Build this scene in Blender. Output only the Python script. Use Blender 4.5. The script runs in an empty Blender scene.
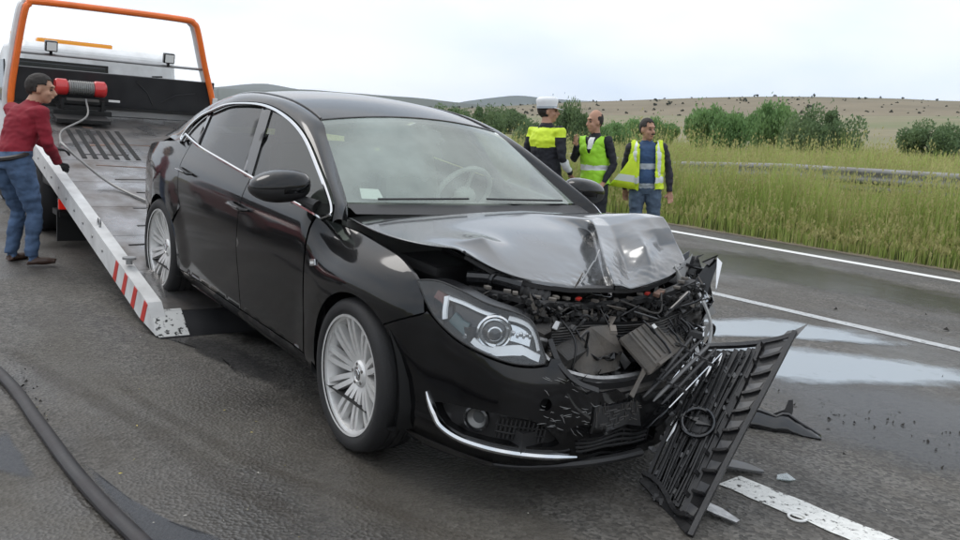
import bpy, bmesh, math, random
from mathutils import Vector, Matrix, noise
from mathutils.geometry import delaunay_2d_cdt
from mathutils.bvhtree import BVHTree
random.seed(7)
scene = bpy.context.scene
COL = scene.collection
# ---------------------------------------------------------------- camera
cam_d = bpy.data.cameras.new('camera'); cam = bpy.data.objects.new('camera', cam_d); COL.objects.link(cam)
CAM = Vector((3.1504, -2.6328, 1.4577))
_d = Vector((-0.7809, 0.6011, -0.1700)).normalized()
_r = Vector((0.5983, 0.7978, 0.0748)); _r = (_r-_r.dot(_d)*_d).normalized()
_u = _r.cross(_d)
cam.matrix_world = Matrix(((_r.x,_u.x,-_d.x,CAM.x),(_r.y,_u.y,-_d.y,CAM.y),(_r.z,_u.z,-_d.z,CAM.z),(0,0,0,1)))
cam_d.sensor_width = 36; cam_d.lens = 846.28/960*36; cam_d.clip_start = .05; cam_d.clip_end = 20000
scene.camera = cam
# ---------------------------------------------------------------- sky (overcast) and soft sun
SUN_EL, SUN_AZ = math.radians(52), math.radians(250)
w = bpy.data.worlds.new('World'); scene.world = w; w.use_nodes = True
nt = w.node_tree; nt.nodes.clear()
def N(t, **k):
    n = nt.nodes.new(t)
    for a,b in k.items(): setattr(n, a, b)
    return n
sky = N('ShaderNodeTexSky', sky_type='NISHITA', sun_disc=False, sun_elevation=SUN_EL, sun_rotation=SUN_AZ, air_density=1.0, dust_density=2.5, ozone_density=1.0)
tc = N('ShaderNodeTexCoord'); mp = N('ShaderNodeMapping'); mp.inputs['Scale'].default_value = (1.1,1.1,3.2)
ns = N('ShaderNodeTexNoise'); ns.inputs['Scale'].default_value = 1.7; ns.inputs['Detail'].default_value = 5; ns.inputs['Roughness'].default_value = .5
rmp = N('ShaderNodeValToRGB')
rmp.color_ramp.elements[0].position=.36; rmp.color_ramp.elements[0].color=(7.6,8.5,9.6,1)
rmp.color_ramp.elements[1].position=.60; rmp.color_ramp.elements[1].color=(11.2,11.3,11.5,1)
mx = N('ShaderNodeMixRGB', blend_type='MIX'); mx.inputs['Fac'].default_value=.90
bg = N('ShaderNodeBackground'); bg.inputs['Strength'].default_value=.135
out = N('ShaderNodeOutputWorld')
L = nt.links.new
L(tc.outputs['Generated'], mp.inputs['Vector']); L(mp.outputs['Vector'], ns.inputs['Vector']); L(ns.outputs['Fac'], rmp.inputs['Fac'])
L(sky.outputs['Color'], mx.inputs['Color1']); L(rmp.outputs['Color'], mx.inputs['Color2']); L(mx.outputs['Color'], bg.inputs['Color']); L(bg.outputs['Background'], out.inputs['Surface'])
sd = bpy.data.lights.new('sun','SUN'); sd.energy=1.0; sd.angle=math.radians(25); sd.color=(1,.97,.93)
sun = bpy.data.objects.new('sun', sd); COL.objects.link(sun)
_sdir = Vector((math.sin(SUN_AZ)*math.cos(SUN_EL), math.cos(SUN_AZ)*math.cos(SUN_EL), math.sin(SUN_EL)))
sun.rotation_euler = _sdir.to_track_quat('Z','Y').to_euler()
scene.view_settings.view_transform='Standard'; scene.view_settings.look='None'; scene.view_settings.exposure=0.0; scene.view_settings.gamma=1.0
scene.view_settings.use_curve_mapping=False
# ---------------------------------------------------------------- helpers
MATS = {}
def mat(name, col, rough=.6, metal=0, coat=0, var=0, vscale=8, bump=0, bscale=60, trans=0, ior=1.5, emit=None, spec=.5, col2=None, detail=4, dirt=None):
    """procedural principled material: noise-varied colour (towards col2) and noise bump, object coordinates"""
    if name in MATS: return MATS[name]
    m = bpy.data.materials.new(name); m.use_nodes=True; MATS[name]=m
    t = m.node_tree; b = t.nodes['Principled BSDF']
    b.inputs['Base Color'].default_value=(*col,1); b.inputs['Roughness'].default_value=rough; b.inputs['Metallic'].default_value=metal
    b.inputs['Coat Weight'].default_value=coat; b.inputs['Coat Roughness'].default_value=.07; b.inputs['IOR'].default_value=ior
    b.inputs['Transmission Weight'].default_value=trans; b.inputs['Specular IOR Level'].default_value=spec
    if emit: b.inputs['Emission Color'].default_value=(*emit[:3],1); b.inputs['Emission Strength'].default_value=emit[3]
    c = t.nodes.new('ShaderNodeTexCoord')
    if var or col2:
        n = t.nodes.new('ShaderNodeTexNoise'); n.inputs['Scale'].default_value=vscale; n.inputs['Detail'].default_value=detail; n.inputs['Roughness'].default_value=.6
        t.links.new(c.outputs['Object'], n.inputs['Vector'])
        r = t.nodes.new('ShaderNodeValToRGB'); r.color_ramp.elements[0].position=.32; r.color_ramp.elements[1].position=.68
        c2 = col2 if col2 else tuple(min(1,x*(1+var)) for x in col); c1 = col if col2 else tuple(x*(1-var) for x in col)
        r.color_ramp.elements[0].color=(*c1,1); r.color_ramp.elements[1].color=(*c2,1)
        t.links.new(n.outputs['Fac'], r.inputs['Fac']); t.links.new(r.outputs['Color'], b.inputs['Base Color'])
    if dirt:   # (colour, amount, scale): soft film of dust that also dulls the gloss
        n = t.nodes.new('ShaderNodeTexNoise'); n.inputs['Scale'].default_value=dirt[2]; n.inputs['Detail'].default_value=6
        t.links.new(c.outputs['Object'], n.inputs['Vector'])
        r = t.nodes.new('ShaderNodeMapRange'); r.inputs[1].default_value=.35; r.inputs[2].default_value=.75; r.inputs[3].default_value=0; r.inputs[4].default_value=dirt[1]
        t.links.new(n.outputs['Fac'], r.inputs[0])
        x = t.nodes.new('ShaderNodeMixRGB'); x.inputs['Color2'].default_value=(*dirt[0],1)
        if b.inputs['Base Color'].links: t.links.new(b.inputs['Base Color'].links[0].from_socket, x.inputs['Color1'])
        else: x.inputs['Color1'].default_value=(*col,1)
        t.links.new(r.outputs[0], x.inputs['Fac']); t.links.new(x.outputs['Color'], b.inputs['Base Color'])
        a = t.nodes.new('ShaderNodeMath'); a.operation='MULTIPLY_ADD'; a.inputs[1].default_value=.5; a.inputs[2].default_value=rough
        t.links.new(r.outputs[0], a.inputs[0]); t.links.new(a.outputs[0], b.inputs['Roughness'])
    if bump:
        n = t.nodes.new('ShaderNodeTexNoise'); n.inputs['Scale'].default_value=bscale; n.inputs['Detail'].default_value=3
        t.links.new(c.outputs['Object'], n.inputs['Vector'])
        p = t.nodes.new('ShaderNodeBump'); p.inputs['Strength'].default_value=bump; p.inputs['Distance'].default_value=.01
        t.links.new(n.outputs['Fac'], p.inputs['Height']); t.links.new(p.outputs['Normal'], b.inputs['Normal'])
    return m
def link(name, me, m=None, parent=None, smooth=True):
    o = bpy.data.objects.new(name, me); COL.objects.link(o)
    if m is not None:
        for k in (m if isinstance(m,(list,tuple)) else [m]): me.materials.append(MATS[k] if isinstance(k,str) else k)
    if smooth: me.polygons.foreach_set('use_smooth',[True]*len(me.polygons))
    if parent: o.parent = parent
    return o
def mesh(name, v, f, m=None, parent=None, smooth=True, mi=None):
    me = bpy.data.meshes.new(name); me.from_pydata([tuple(p) for p in v], [], f)
    o = link(name, me, m, parent, smooth)
    if mi: me.polygons.foreach_set('material_index', mi)
    me.update(); return o
def tag(o, label, cat, group=None, kind=None):
    if label: o['label']=label
    if cat: o['category']=cat
    if group: o['group']=group
    if kind: o['kind']=kind
    return o
def thing(name, label, cat, loc=(0,0,0), rot=(0,0,0), group=None):
    o = bpy.data.objects.new(name, None); COL.objects.link(o); o.location=loc; o.rotation_euler=rot; o.empty_display_size=.2
    return tag(o, label, cat, group)
def copy_tree(o, parent=None):
    c = o.copy(); COL.objects.link(c); c.parent = parent
    for ch in o.children: copy_tree(ch, c)
    return c
class B:
    """collects shapes into one mesh"""
    def __init__(s): s.v=[]; s.f=[]; s.mi=[]; s.cur=0
    def add(s, v, f):
        n=len(s.v); s.v+= [tuple(p) for p in v]; s.f+=[tuple(i+n for i in q) for q in f]; s.mi+=[s.cur]*len(f); return s
    def box(s, c, d, rot=None, taper=1.0, bev=0):
        hx,hy,hz=[a/2 for a in d]
        if bev:
            b=min(bev,hx*.9,hy*.9,hz*.9); bm=bmesh.new(); bmesh.ops.create_cube(bm,size=1)
            for q in bm.verts: q.co=Vector((q.co.x*2*hx,q.co.y*2*hy,q.co.z*2*hz))
            bmesh.ops.bevel(bm,geom=bm.edges[:],offset=b,segments=2,affect='EDGES',profile=.7)
            bm.verts.index_update(); P=[q.co.copy() for q in bm.verts]; F=[[q.index for q in f.verts] for f in bm.faces]; bm.free()
            for p in P:
                if p.z>0: p.x*=taper; p.y*=taper
        else:
            P=[Vector((x*hx*(taper if z>0 else 1),y*hy*(taper if z>0 else 1),z*hz)) for x,y,z in ((-1,-1,-1),(1,-1,-1),(1,1,-1),(-1,1,-1),(-1,-1,1),(1,-1,1),(1,1,1),(-1,1,1))]
            F=[(0,3,2,1),(4,5,6,7),(0,1,5,4),(1,2,6,5),(2,3,7,6),(3,0,4,7)]
        R = rot if isinstance(rot,Matrix) else (Matrix.Rotation(0,3,'Z') if rot is None else (Matrix.Rotation(rot[2],3,'Z')@Matrix.Rotation(rot[1],3,'Y')@Matrix.Rotation(rot[0],3,'X')))
        return s.add([R@p+Vector(c) for p in P],F)
    def tube(s, pts, r, n=8, caps=True, flat=1.0, up=None, closed=False):
        pts=[Vector(p) for p in pts]; N_=len(pts); rs = r if isinstance(r,(list,tuple)) else [r]*N_
        V=[];F=[]; prev=None
        for i,p in enumerate(pts):
            if closed: t=(pts[(i+1)%N_]-pts[i-1])
            else: t=(pts[min(i+1,N_-1)]-pts[max(i-1,0)])
            t=t.normalized() if t.length>1e-9 else Vector((0,0,1))
            if prev is None:
                a=Vector(up) if up else (Vector((0,0,1)) if abs(t.z)<.9 else Vector((1,0,0)))
            else: a=prev
            a=(a-a.dot(t)*t); a=a.normalized() if a.length>1e-6 else t.orthogonal().normalized()
            if up:
                a=Vector(up); a=(a-a.dot(t)*t); a=a.normalized() if a.length>1e-6 else t.orthogonal().normalized()
            prev=a; b=t.cross(a)
            for k in range(n):
                q=2*math.pi*k/n; V.append(p+rs[i]*(math.cos(q)*a*flat+math.sin(q)*b))
        for i in range(N_ if closed else N_-1):
            j=(i+1)%N_
            for k in range(n): F.append((i*n+k,i*n+(k+1)%n,j*n+(k+1)%n,j*n+k))
        if caps and not closed:
            F.append(tuple(range(n-1,-1,-1))); F.append(tuple((N_-1)*n+k for k in range(n)))
        return s.add(V,F)
    def lathe(s, prof, n=32, axis='Y', c=(0,0,0), rot=None, arc=1.0):
        V=[];F=[]; full=arc>=1; m=n if full else n+1
        for i in range(m):
            q=2*math.pi*arc*i/n
            for (r,h) in prof:
                p={'Y':(r*math.cos(q),h,r*math.sin(q)),'Z':(r*math.cos(q),r*math.sin(q),h),'X':(h,r*math.cos(q),r*math.sin(q))}[axis]
                p=Vector(p)
                if rot is not None: p=rot@p
                V.append(p+Vector(c))
        k=len(prof)
        for i in range(n):
            j=(i+1)%m
            for a in range(k-1): F.append((i*k+a,j*k+a,j*k+a+1,i*k+a+1))
        return s.add(V,F)
    def ell(s, c, r, n=16, m=10, rot=None, p=1.0):
        V=[];F=[]
        f=lambda x: math.copysign(abs(x)**p,x)
        for i in range(m+1):
            a=-math.pi/2+math.pi*i/m
            for k in range(n):
                b=2*math.pi*k/n
                q=Vector((r[0]*f(math.cos(a))*f(math.cos(b)),r[1]*f(math.cos(a))*f(math.sin(b)),r[2]*f(math.sin(a))))
                if rot is not None: q=rot@q
                V.append(q+Vector(c))
        for i in range(m):
            for k in range(n): F.append((i*n+k,i*n+(k+1)%n,(i+1)*n+(k+1)%n,(i+1)*n+k))
        return s.add(V,F)
    def prism(s, poly, thick, fn):
        """poly: 2d outline, fn(u,v,w) -> 3d; w in 0..thick"""
        n=len(poly); V=[fn(u,v,0) for u,v in poly]+[fn(u,v,thick) for u,v in poly]
        F=[tuple(range(n-1,-1,-1)),tuple(range(n,2*n))]+[(i,(i+1)%n,n+(i+1)%n,n+i) for i in range(n)]
        return s.add(V,F)
    def sheet(s, pts, w, t=.004, up=(0,0,1)):
        """ribbon along pts, width w sideways, thickness t along up"""
        pts=[Vector(p) for p in pts]; V=[];F=[]
        ws = w if isinstance(w,(list,tuple)) else [w]*len(pts)
        for i,p in enumerate(pts):
            tt=(pts[min(i+1,len(pts)-1)]-pts[max(i-1,0)]).normalized(); u=Vector(up); sd_=tt.cross(u).normalized(); u=sd_.cross(tt)
            h=ws[i]/2
            V+=[p-sd_*h,p+sd_*h,p+sd_*h+u*t,p-sd_*h+u*t]
        for i in range(len(pts)-1):
            a=i*4;b=a+4
            for k in range(4): F.append((a+k,a+(k+1)%4,b+(k+1)%4,b+k))
        e=(len(pts)-1)*4; F+=[(3,2,1,0),(e,e+1,e+2,e+3)]
        return s.add(V,F)
    def build(s, name, m, parent=None, smooth=False, angle=None):
        o = mesh(name, s.v, s.f, m, parent, smooth, s.mi if any(s.mi) else None)
        if smooth:
            try: o.data.set_sharp_from_angle(angle=math.radians(angle or 35))
            except Exception: pass
        return o
def fixn(o):
    bm=bmesh.new(); bm.from_mesh(o.data); bmesh.ops.recalc_face_normals(bm,faces=bm.faces); bm.to_mesh(o.data); bm.free(); return o
def inpoly(p, poly):
    x,y=p; r=False; n=len(poly); j=n-1
    for i in range(n):
        xi,yi=poly[i]; xj,yj=poly[j]
        if (yi>y)!=(yj>y) and x<(xj-xi)*(y-yi)/(yj-yi)+xi: r=not r
        j=i
    return r
def resample(poly, res, closed=True):
    o=[]; n=len(poly)
    for i in range(n if closed else n-1):
        a,b=poly[i],poly[(i+1)%n]; l=math.hypot(b[0]-a[0],b[1]-a[1]); k=max(1,round(l/res))
        for j in range(k): o.append((a[0]+(b[0]-a[0])*j/k,a[1]+(b[1]-a[1])*j/k))
    if not closed: o.append(poly[-1])
    return o
def panel(name, poly, fn, m, parent, res=.03, flange=.015, holes=(), out=1, hole_depth=None, dent=None):
    """curved sheet panel: 2D outline filled with a fine mesh, mapped by fn(u,v,off), with a turned-in edge"""
    bd=resample(poly,res); pts=[Vector(p) for p in bd]; edges=[(i,(i+1)%len(bd)) for i in range(len(bd))]
    hs=[]
    for h in holes:
        hb=resample(h,res*.7); k=len(pts); pts+=[Vector(p) for p in hb]; edges+=[(k+i,k+(i+1)%len(hb)) for i in range(len(hb))]; hs.append(hb)
    x0=min(p[0] for p in bd);x1=max(p[0] for p in bd);y0=min(p[1] for p in bd);y1=max(p[1] for p in bd)
    allb=bd+[p for h in hs for p in h]
    nx=int((x1-x0)/res)+2; ny=int((y1-y0)/res)+2
    for i in range(nx):
        for j in range(ny):
            p=(x0+(i+.5*(j%2))*res,y0+j*res*.9)
            if inpoly(p,bd) and not any(inpoly(p,h) for h in hs) and min((p[0]-q[0])**2+(p[1]-q[1])**2 for q in allb)>(res*.55)**2: pts.append(Vector(p))
    V,E,F,ov,oe,of = delaunay_2d_cdt(pts,edges,[],0,1e-5)
    F=[f for f in F if inpoly(tuple(sum((V[i] for i in f),Vector((0,0)))/len(f)),bd) and not any(inpoly(tuple(sum((V[i] for i in f),Vector((0,0)))/len(f)),h) for h in hs)]
    dn = dent or (lambda p:p)
    P=[dn(Vector(fn(v.x,v.y,0))) for v in V]
    Fc=[tuple(f) for f in F]
    # orientation
    ref=Vector(fn(V[F[0][0]].x,V[F[0][0]].y,.1))-Vector(fn(V[F[0][0]].x,V[F[0][0]].y,0))
    n0=Vector((0,0,0)); cnt=0
    for f in F[:50]:
        n0+= (P[f[1]]-P[f[0]]).cross(P[f[2]]-P[f[0]])
    if n0.dot(ref)*out<0: Fc=[tuple(reversed(f)) for f in Fc]
    bb=B(); bb.v=[tuple(p) for p in P]; bb.f=Fc; bb.mi=[0]*len(Fc)
    def fl(loop,depth):
        k=len(bb.v); n=len(loop)
        for q in loop: bb.v.append(tuple(dn(Vector(fn(q[0],q[1],0)))))
        for q in loop: bb.v.append(tuple(dn(Vector(fn(q[0],q[1],0)))+Vector(fn(q[0],q[1],-depth))-Vector(fn(q[0],q[1],0))))
        for i in range(n): bb.f.append((k+i,k+(i+1)%n,k+n+(i+1)%n,k+n+i)); bb.mi.append(0)
    if flange: fl(bd,flange)
    for h in hs: fl(h,hole_depth or flange)
    o=mesh(name,bb.v,bb.f,m,parent,True); return o
def patch(name, fn, nu, nv, m, parent, thick=0, flip=False):
    V=[];F=[]
    for i in range(nu+1):
        for j in range(nv+1): V.append(fn(i/nu,j/nv))
    w_=nv+1
    for i in range(nu):
        for j in range(nv):
            q=(i*w_+j,(i+1)*w_+j,(i+1)*w_+j+1,i*w_+j+1); F.append(tuple(reversed(q)) if flip else q)
    o=mesh(name,V,F,m,parent,True)
    if thick:
        md=o.modifiers.new('s','SOLIDIFY'); md.thickness=thick; md.offset=-1
    return o
def lerp_tab(tab,v):
    if v<=tab[0][0]: return tab[0][1]
    for (a,b),(c,e) in zip(tab,tab[1:]):
        if v<=c:
            t=(v-a)/(c-a); return b+(e-b)*t
    return tab[-1][1]
def cr(p0,p1,p2,p3,t):
    return tuple(.5*((2*b)+(-a+c)*t+(2*a-5*b+4*c-d)*t*t+(-a+3*b-3*c+d)*t**3) for a,b,c,d in zip(p0,p1,p2,p3))
def spline(pts,n=8):
    out=[];N=len(pts)
    for i in range(N-1):
        p0=pts[i-1] if i>0 else tuple(2*a-b for a,b in zip(pts[0],pts[1]))
        p3=pts[i+2] if i+2<N else tuple(2*a-b for a,b in zip(pts[-1],pts[-2]))
        for k in range(n): out.append(cr(p0,pts[i],pts[i+1],p3,k/n))
    out.append(tuple(pts[-1]));return out
def smooth_tab(tab,n=8): return spline(tab,n)
PLAN=[(-3.86,0),(-3.845,.25),(-3.80,.48),(-3.70,.66),(-3.52,.775),(-3.2,.85),(-2.737,.895),(-2.2,.91),(-1.5,.912),(-.8,.908),(-.3,.902),(0,.895),(.25,.87),(.45,.83),(.62,.765),(.76,.675),(.87,.54),(.935,.36),(.965,.18),(.972,0)]
PC=spline(PLAN,10)
# arc length with s=0 at front axle
_L=[0]
for a,b in zip(PC,PC[1:]): _L.append(_L[-1]+math.hypot(b[0]-a[0],b[1]-a[1]))
_i0=min(range(len(PC)),key=lambda i:abs(PC[i][0]) if PC[i][1]>.5 else 9)
_s0=_L[_i0]-PC[_i0][0]
PS=[l-_s0 for l in _L]
S_FRONT=PS[-1];S_REAR=PS[0]
def plan(s):
    if s>S_FRONT: s2=2*S_FRONT-s;x,y,nx,ny=plan(s2);return x,-y,nx,-ny
    lo,hi=0,len(PS)-1
    while hi-lo>1:
        m=(lo+hi)//2
        if PS[m]<=s: lo=m
        else: hi=m
    t=(s-PS[lo])/(PS[hi]-PS[lo]);a,b=PC[lo],PC[hi]
    x=a[0]+(b[0]-a[0])*t;y=a[1]+(b[1]-a[1])*t
    def nrm(i):
        i0=max(0,i-2);i1=min(len(PC)-1,i+2);dx=PC[i1][0]-PC[i0][0];dy=PC[i1][1]-PC[i0][1];l=math.hypot(dx,dy);return -dy/l,dx/l
    n0,n1=nrm(lo),nrm(hi);nx=n0[0]*(1-t)+n1[0]*t;ny=n0[1]*(1-t)+n1[1]*t
    if hi==len(PS)-1 and lo>len(PS)-4: pass
    return x,y,nx,ny
T_SIDE=smooth_tab([(.14,.15),(.20,.085),(.27,.04),(.34,.03),(.46,.022),(.58,.008),(.70,.0),(.80,.0),(.86,.004),(.93,.016),(1.0,.042),(1.08,.085),(1.2,.16)])
T_FEND=smooth_tab([(.14,.15),(.20,.085),(.27,.04),(.34,.03),(.46,.018),(.58,.006),(.70,.0),(.76,.006),(.82,.028),(.86,.058),(.90,.105),(.93,.155),(.96,.22),(1.0,.30)])
T_FRONT=smooth_tab([(.12,.12),(.18,.06),(.25,.015),(.33,.0),(.45,.0),(.55,.012),(.63,.035),(.70,.075),(.76,.12),(.82,.19),(.87,.27),(.92,.37),(1.0,.5)])
T_REAR=smooth_tab([(.14,.10),(.25,.05),(.40,.0),(.60,.0),(.75,.03),(.9,.055),(1.02,.09),(1.1,.16)])
def sstep(a,b,v):
    t=max(0,min(1,(v-a)/(b-a)));return t*t*(3-2*t)
def inset(s,z,nx):
    x=s
    w=sstep(-.55,-.2,x)
    a=lerp_tab(T_SIDE,z)*(1-w)+lerp_tab(T_FEND,z)*w
    if nx>0:
        f=sstep(.12,.85,nx);a=a*(1-f)+lerp_tab(T_FRONT,z)*f
    elif nx<0:
        f=sstep(.1,.8,-nx);a=a*(1-f)+lerp_tab(T_REAR,z)*f
    # arch flares
    for ax in (0,-2.737):
        d=math.hypot(s-ax,z-.335)
        if d<.62: a-=.014*sstep(.62,.40,d)
    return a
def BP(s,z,side=-1,off=0):
    x,y,nx,ny=plan(s);i=inset(s,z,nx)-off
    # pull along a mostly-lateral inward normal
    return (x-nx*i,side*(y-ny*i),z)
# ---------------------------------------------------------------- setting: road (z=0), verge, fields, hills
RA=math.radians(4.2); EU=Vector((math.cos(RA),math.sin(RA),0)); EV=Vector((-math.sin(RA),math.cos(RA),0))
def UV(u,v,z=0): p=EU*u+EV*v; return Vector((p.x,p.y,z))
def asphalt(name,base,wet,patches=True):
    m=bpy.data.materials.new(name); m.use_nodes=True; MATS[name]=m; t=m.node_tree; b=t.nodes['Principled BSDF']; c=t.nodes.new('ShaderNodeTexCoord'); lk=t.links.new
    def noise_(s,d=4,r=.6,vec=None):
        n=t.nodes.new('ShaderNodeTexNoise'); n.inputs['Scale'].default_value=s; n.inputs['Detail'].default_value=d; n.inputs['Roughness'].default_value=r; lk(vec or c.outputs['Object'],n.inputs['Vector']); return n.outputs['Fac']
    def ramp(f,a,b_,ca,cb):
        r=t.nodes.new('ShaderNodeValToRGB'); r.color_ramp.elements[0].position=a; r.color_ramp.elements[1].position=b_; r.color_ramp.elements[0].color=(*ca,1); r.color_ramp.elements[1].color=(*cb,1); lk(f,r.inputs['Fac']); return r.outputs['Color']
    def mix(f,a,b_,bt='MIX'):
        x=t.nodes.new('ShaderNodeMixRGB'); x.blend_type=bt
        for s,v in (('Fac',f),('Color1',a),('Color2',b_)):
            if isinstance(v,(int,float)): x.inputs[s].default_value=v
            elif isinstance(v,tuple): x.inputs[s].default_value=(*v,1)
            else: lk(v,x.inputs[s])
        return x.outputs['Color']
    vor=t.nodes.new('ShaderNodeTexVoronoi'); vor.inputs['Scale'].default_value=62; lk(c.outputs['Object'],vor.inputs['Vector'])
    stone=ramp(vor.outputs['Color'],.2,.85,tuple(x*.42 for x in base),tuple(x*1.6 for x in base))
    large=ramp(noise_(.55,6),.3,.7,(.62,.63,.65),(1.20,1.15,1.07))
    col=mix(1.0,stone,large,'MULTIPLY')
    mid=ramp(noise_(3.2,6,.7),.3,.72,(.80,.79,.77),(1.14,1.13,1.12)); col=mix(1.0,col,mid,'MULTIPLY')
    # brownish dust streaks along the traffic direction
    mp_=t.nodes.new('ShaderNodeMapping'); mp_.inputs['Rotation'].default_value=(0,0,-RA); mp_.inputs['Scale'].default_value=(.35,3.0,1); lk(c.outputs['Object'],mp_.inputs['Vector'])
    streak=ramp(noise_(1.1,5,.6,mp_.outputs['Vector']),.40,.62,(0,0,0),(1,1,1)); col=mix(mix(1,streak,(.62,.62,.62),'MULTIPLY'),col,tuple(x*y for x,y in zip(base,(.62,.55,.46))))
    fine=noise_(260,2,.7); spk=ramp(fine,.66,.72,(0,0,0),(1,1,1)); col=mix(mix(1,spk,(.5,.5,.5),'MULTIPLY'),col,(.30,.28,.24))
    wetm=ramp(noise_(.42,5,.55),.47,.60,(0,0,0),(1,1,1)) if wet else None
    if wet:
        col=mix(mix(1,wetm,(.55,.55,.55),'MULTIPLY'),col,tuple(x*.42 for x in base))
        rr=t.nodes.new('ShaderNodeMapRange'); rr.inputs[3].default_value=.72; rr.inputs[4].default_value=.34; lk(wetm,rr.inputs[0]); lk(rr.outputs[0],b.inputs['Roughness'])
    else: b.inputs['Roughness'].default_value=.7
    lk(col,b.inputs['Base Color'])
    bp=t.nodes.new('ShaderNodeBump'); bp.inputs['Strength'].default_value=.9; bp.inputs['Distance'].default_value=.004; lk(vor.outputs['Distance'],bp.inputs['Height']); lk(bp.outputs['Normal'],b.inputs['Normal'])
    return m
asphalt('asphalt',(.098,.094,.088),True); asphalt('asphalt_old',(.13,.123,.108),False)
def strip_mesh(name,us,v0,v1,z,m,kind='structure',parent=None):
    V=[];F=[]
    for u in us:
        V+=[UV(u,v0,z),UV(u,v1,z)]
    for i in range(len(us)-1): F.append((2*i,2*i+2,2*i+3,2*i+1))
    o=mesh(name,V,F,m,parent,False); o['kind']=kind; return o
strip_mesh('road',[-400,-60,-20,0,20,60,400],-14,9.35,0,'asphalt')
# worn road paint: each line a sheet with ragged holes (alpha from noise)
def paint(name,wear,col=(.72,.72,.70)):
    m=mat(name,col,.6,var=.12,vscale=30); t=m.node_tree; b=t.nodes['Principled BSDF']; c=t.nodes.new('ShaderNodeTexCoord')
    n=t.nodes.new('ShaderNodeTexNoise'); n.inputs['Scale'].default_value=26; n.inputs['Detail'].default_value=8; n.inputs['Roughness'].default_value=.75
    r=t.nodes.new('ShaderNodeMapRange'); r.inputs[1].default_value=wear-.03; r.inputs[2].default_value=wear+.03; t.links.new(c.outputs['Object'],n.inputs['Vector']); t.links.new(n.outputs['Fac'],r.inputs[0]); t.links.new(r.outputs[0],b.inputs['Alpha'])
paint('line_fresh',.28); paint('line_worn',.42,(.66,.66,.63)); paint('line_thin',.40,(.42,.43,.43))
def ragged(name,u0,u1,v,wd,m,z=.004,seed=0,step=.05):
    random.seed(seed); V=[];F=[]; n=int((u1-u0)/step)
    for i in range(n+1):
        u=u0+(u1-u0)*i/n; a=wd/2+.012*noise.noise((u*9,seed,0)); c=wd/2+.012*noise.noise((u*9,seed+5,0)); V+=[UV(u,v-a,z),UV(u,v+c,z)]
    for i in range(n): F.append((2*i,2*i+2,2*i+3,2*i+1))
    o=mesh(name,V,F,m,None,False); o['kind']='structure'; return o
strip_mesh('edge_line',[-160,-60,-20,-8,0,20,160],8.23,8.44,.004,'line_fresh')
ragged('lane_line',-30,14,4.262,.14,'line_thin',.004,3,.2)
ragged('lane_dash',1.10,4.6,.352,.17,'line_worn',.004,8)
ragged('lane_dash',-8.0,-5.0,.352,.17,'line_worn',.004,9)
# terrain beyond the road, level with the true horizon (the road itself climbs)
def tz(x,y):
    v=Vector((x,y,0)).dot(EV)
    base=.034*x+.068*(y-9)
    if v>9: k=sstep(9.3,12.5,v); z=base*sstep(9.3,14,v)+.18*k
    else: k=sstep(-14,-30,v); z=(base+.6)*0-.4*k
    return z+ (.10*noise.noise((x*.25,y*.25,0)) if v>10.2 else 0)*sstep(10.2,13,v)
def dry_field(name,c1,c2,c3,sc):
    m=mat(name,c1,.95,col2=c2,vscale=sc,detail=8); t=m.node_tree; b=t.nodes['Principled BSDF']; c=t.nodes.new('ShaderNodeTexCoord')
    n=t.nodes.new('ShaderNodeTexNoise'); n.inputs['Scale'].default_value=sc*.18; n.inputs['Detail'].default_value=6; t.links.new(c.outputs['Object'],n.inputs['Vector'])
    r=t.nodes.new('ShaderNodeMapRange'); r.inputs[1].default_value=.48; r.inputs[2].default_value=.62; t.links.new(n.outputs['Fac'],r.inputs[0])
    x=t.nodes.new('ShaderNodeMixRGB'); x.inputs['Color2'].default_value=(*c3,1); t.links.new(b.inputs['Base Color'].links[0].from_socket,x.inputs['Color1']); t.links.new(r.outputs[0],x.inputs['Fac']); t.links.new(x.outputs['Color'],b.inputs['Base Color'])
dry_field('field_soil',(.17,.15,.085),(.23,.20,.115),(.15,.16,.07),.12)
dry_field('hill_soil',(.15,.123,.075),(.21,.172,.11),(.12,.112,.062),.02)
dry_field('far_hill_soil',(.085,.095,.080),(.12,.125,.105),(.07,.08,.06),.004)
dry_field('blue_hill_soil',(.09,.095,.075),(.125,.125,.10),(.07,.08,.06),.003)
V=[];F=[]; vs=[9.34,9.5,9.7,10,10.4,11,11.8,13,15,18,22,27,34,45,60,80,110,150,220,320,450,650,1000,1600,2600,4500,8000]
us=[-9000,-4000,-2000,-1100,-650,-400,-250,-160,-110,-80,-60]+[x for x in range(-48,17,3)]+[20,28,40,60,90,140,220,350,600,1000,2000,4000,9000]
for u in us:
    for v in vs:
        p=UV(u,v); V.append((p.x,p.y,tz(p.x,p.y)-(.012 if v<9.4 else 0)))
k=len(vs)
for i in range(len(us)-1):
    for j in range(k-1): F.append((i*k+j,(i+1)*k+j,(i+1)*k+j+1,i*k+j+1))
o=mesh('field',V,F,'field_soil'); o['kind']='structure'
# camera-side land beyond the near shoulder
strip_mesh('field',[-9000,-400,-60,0,60,400,9000],-9000,-13.9,-.02,'field_soil')
strip_mesh('field',[-9000,-1200,-399],-14,9.4,-.02,'field_soil'); strip_mesh('field',[399,1200,9000],-14,9.4,-.02,'field_soil')
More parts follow.
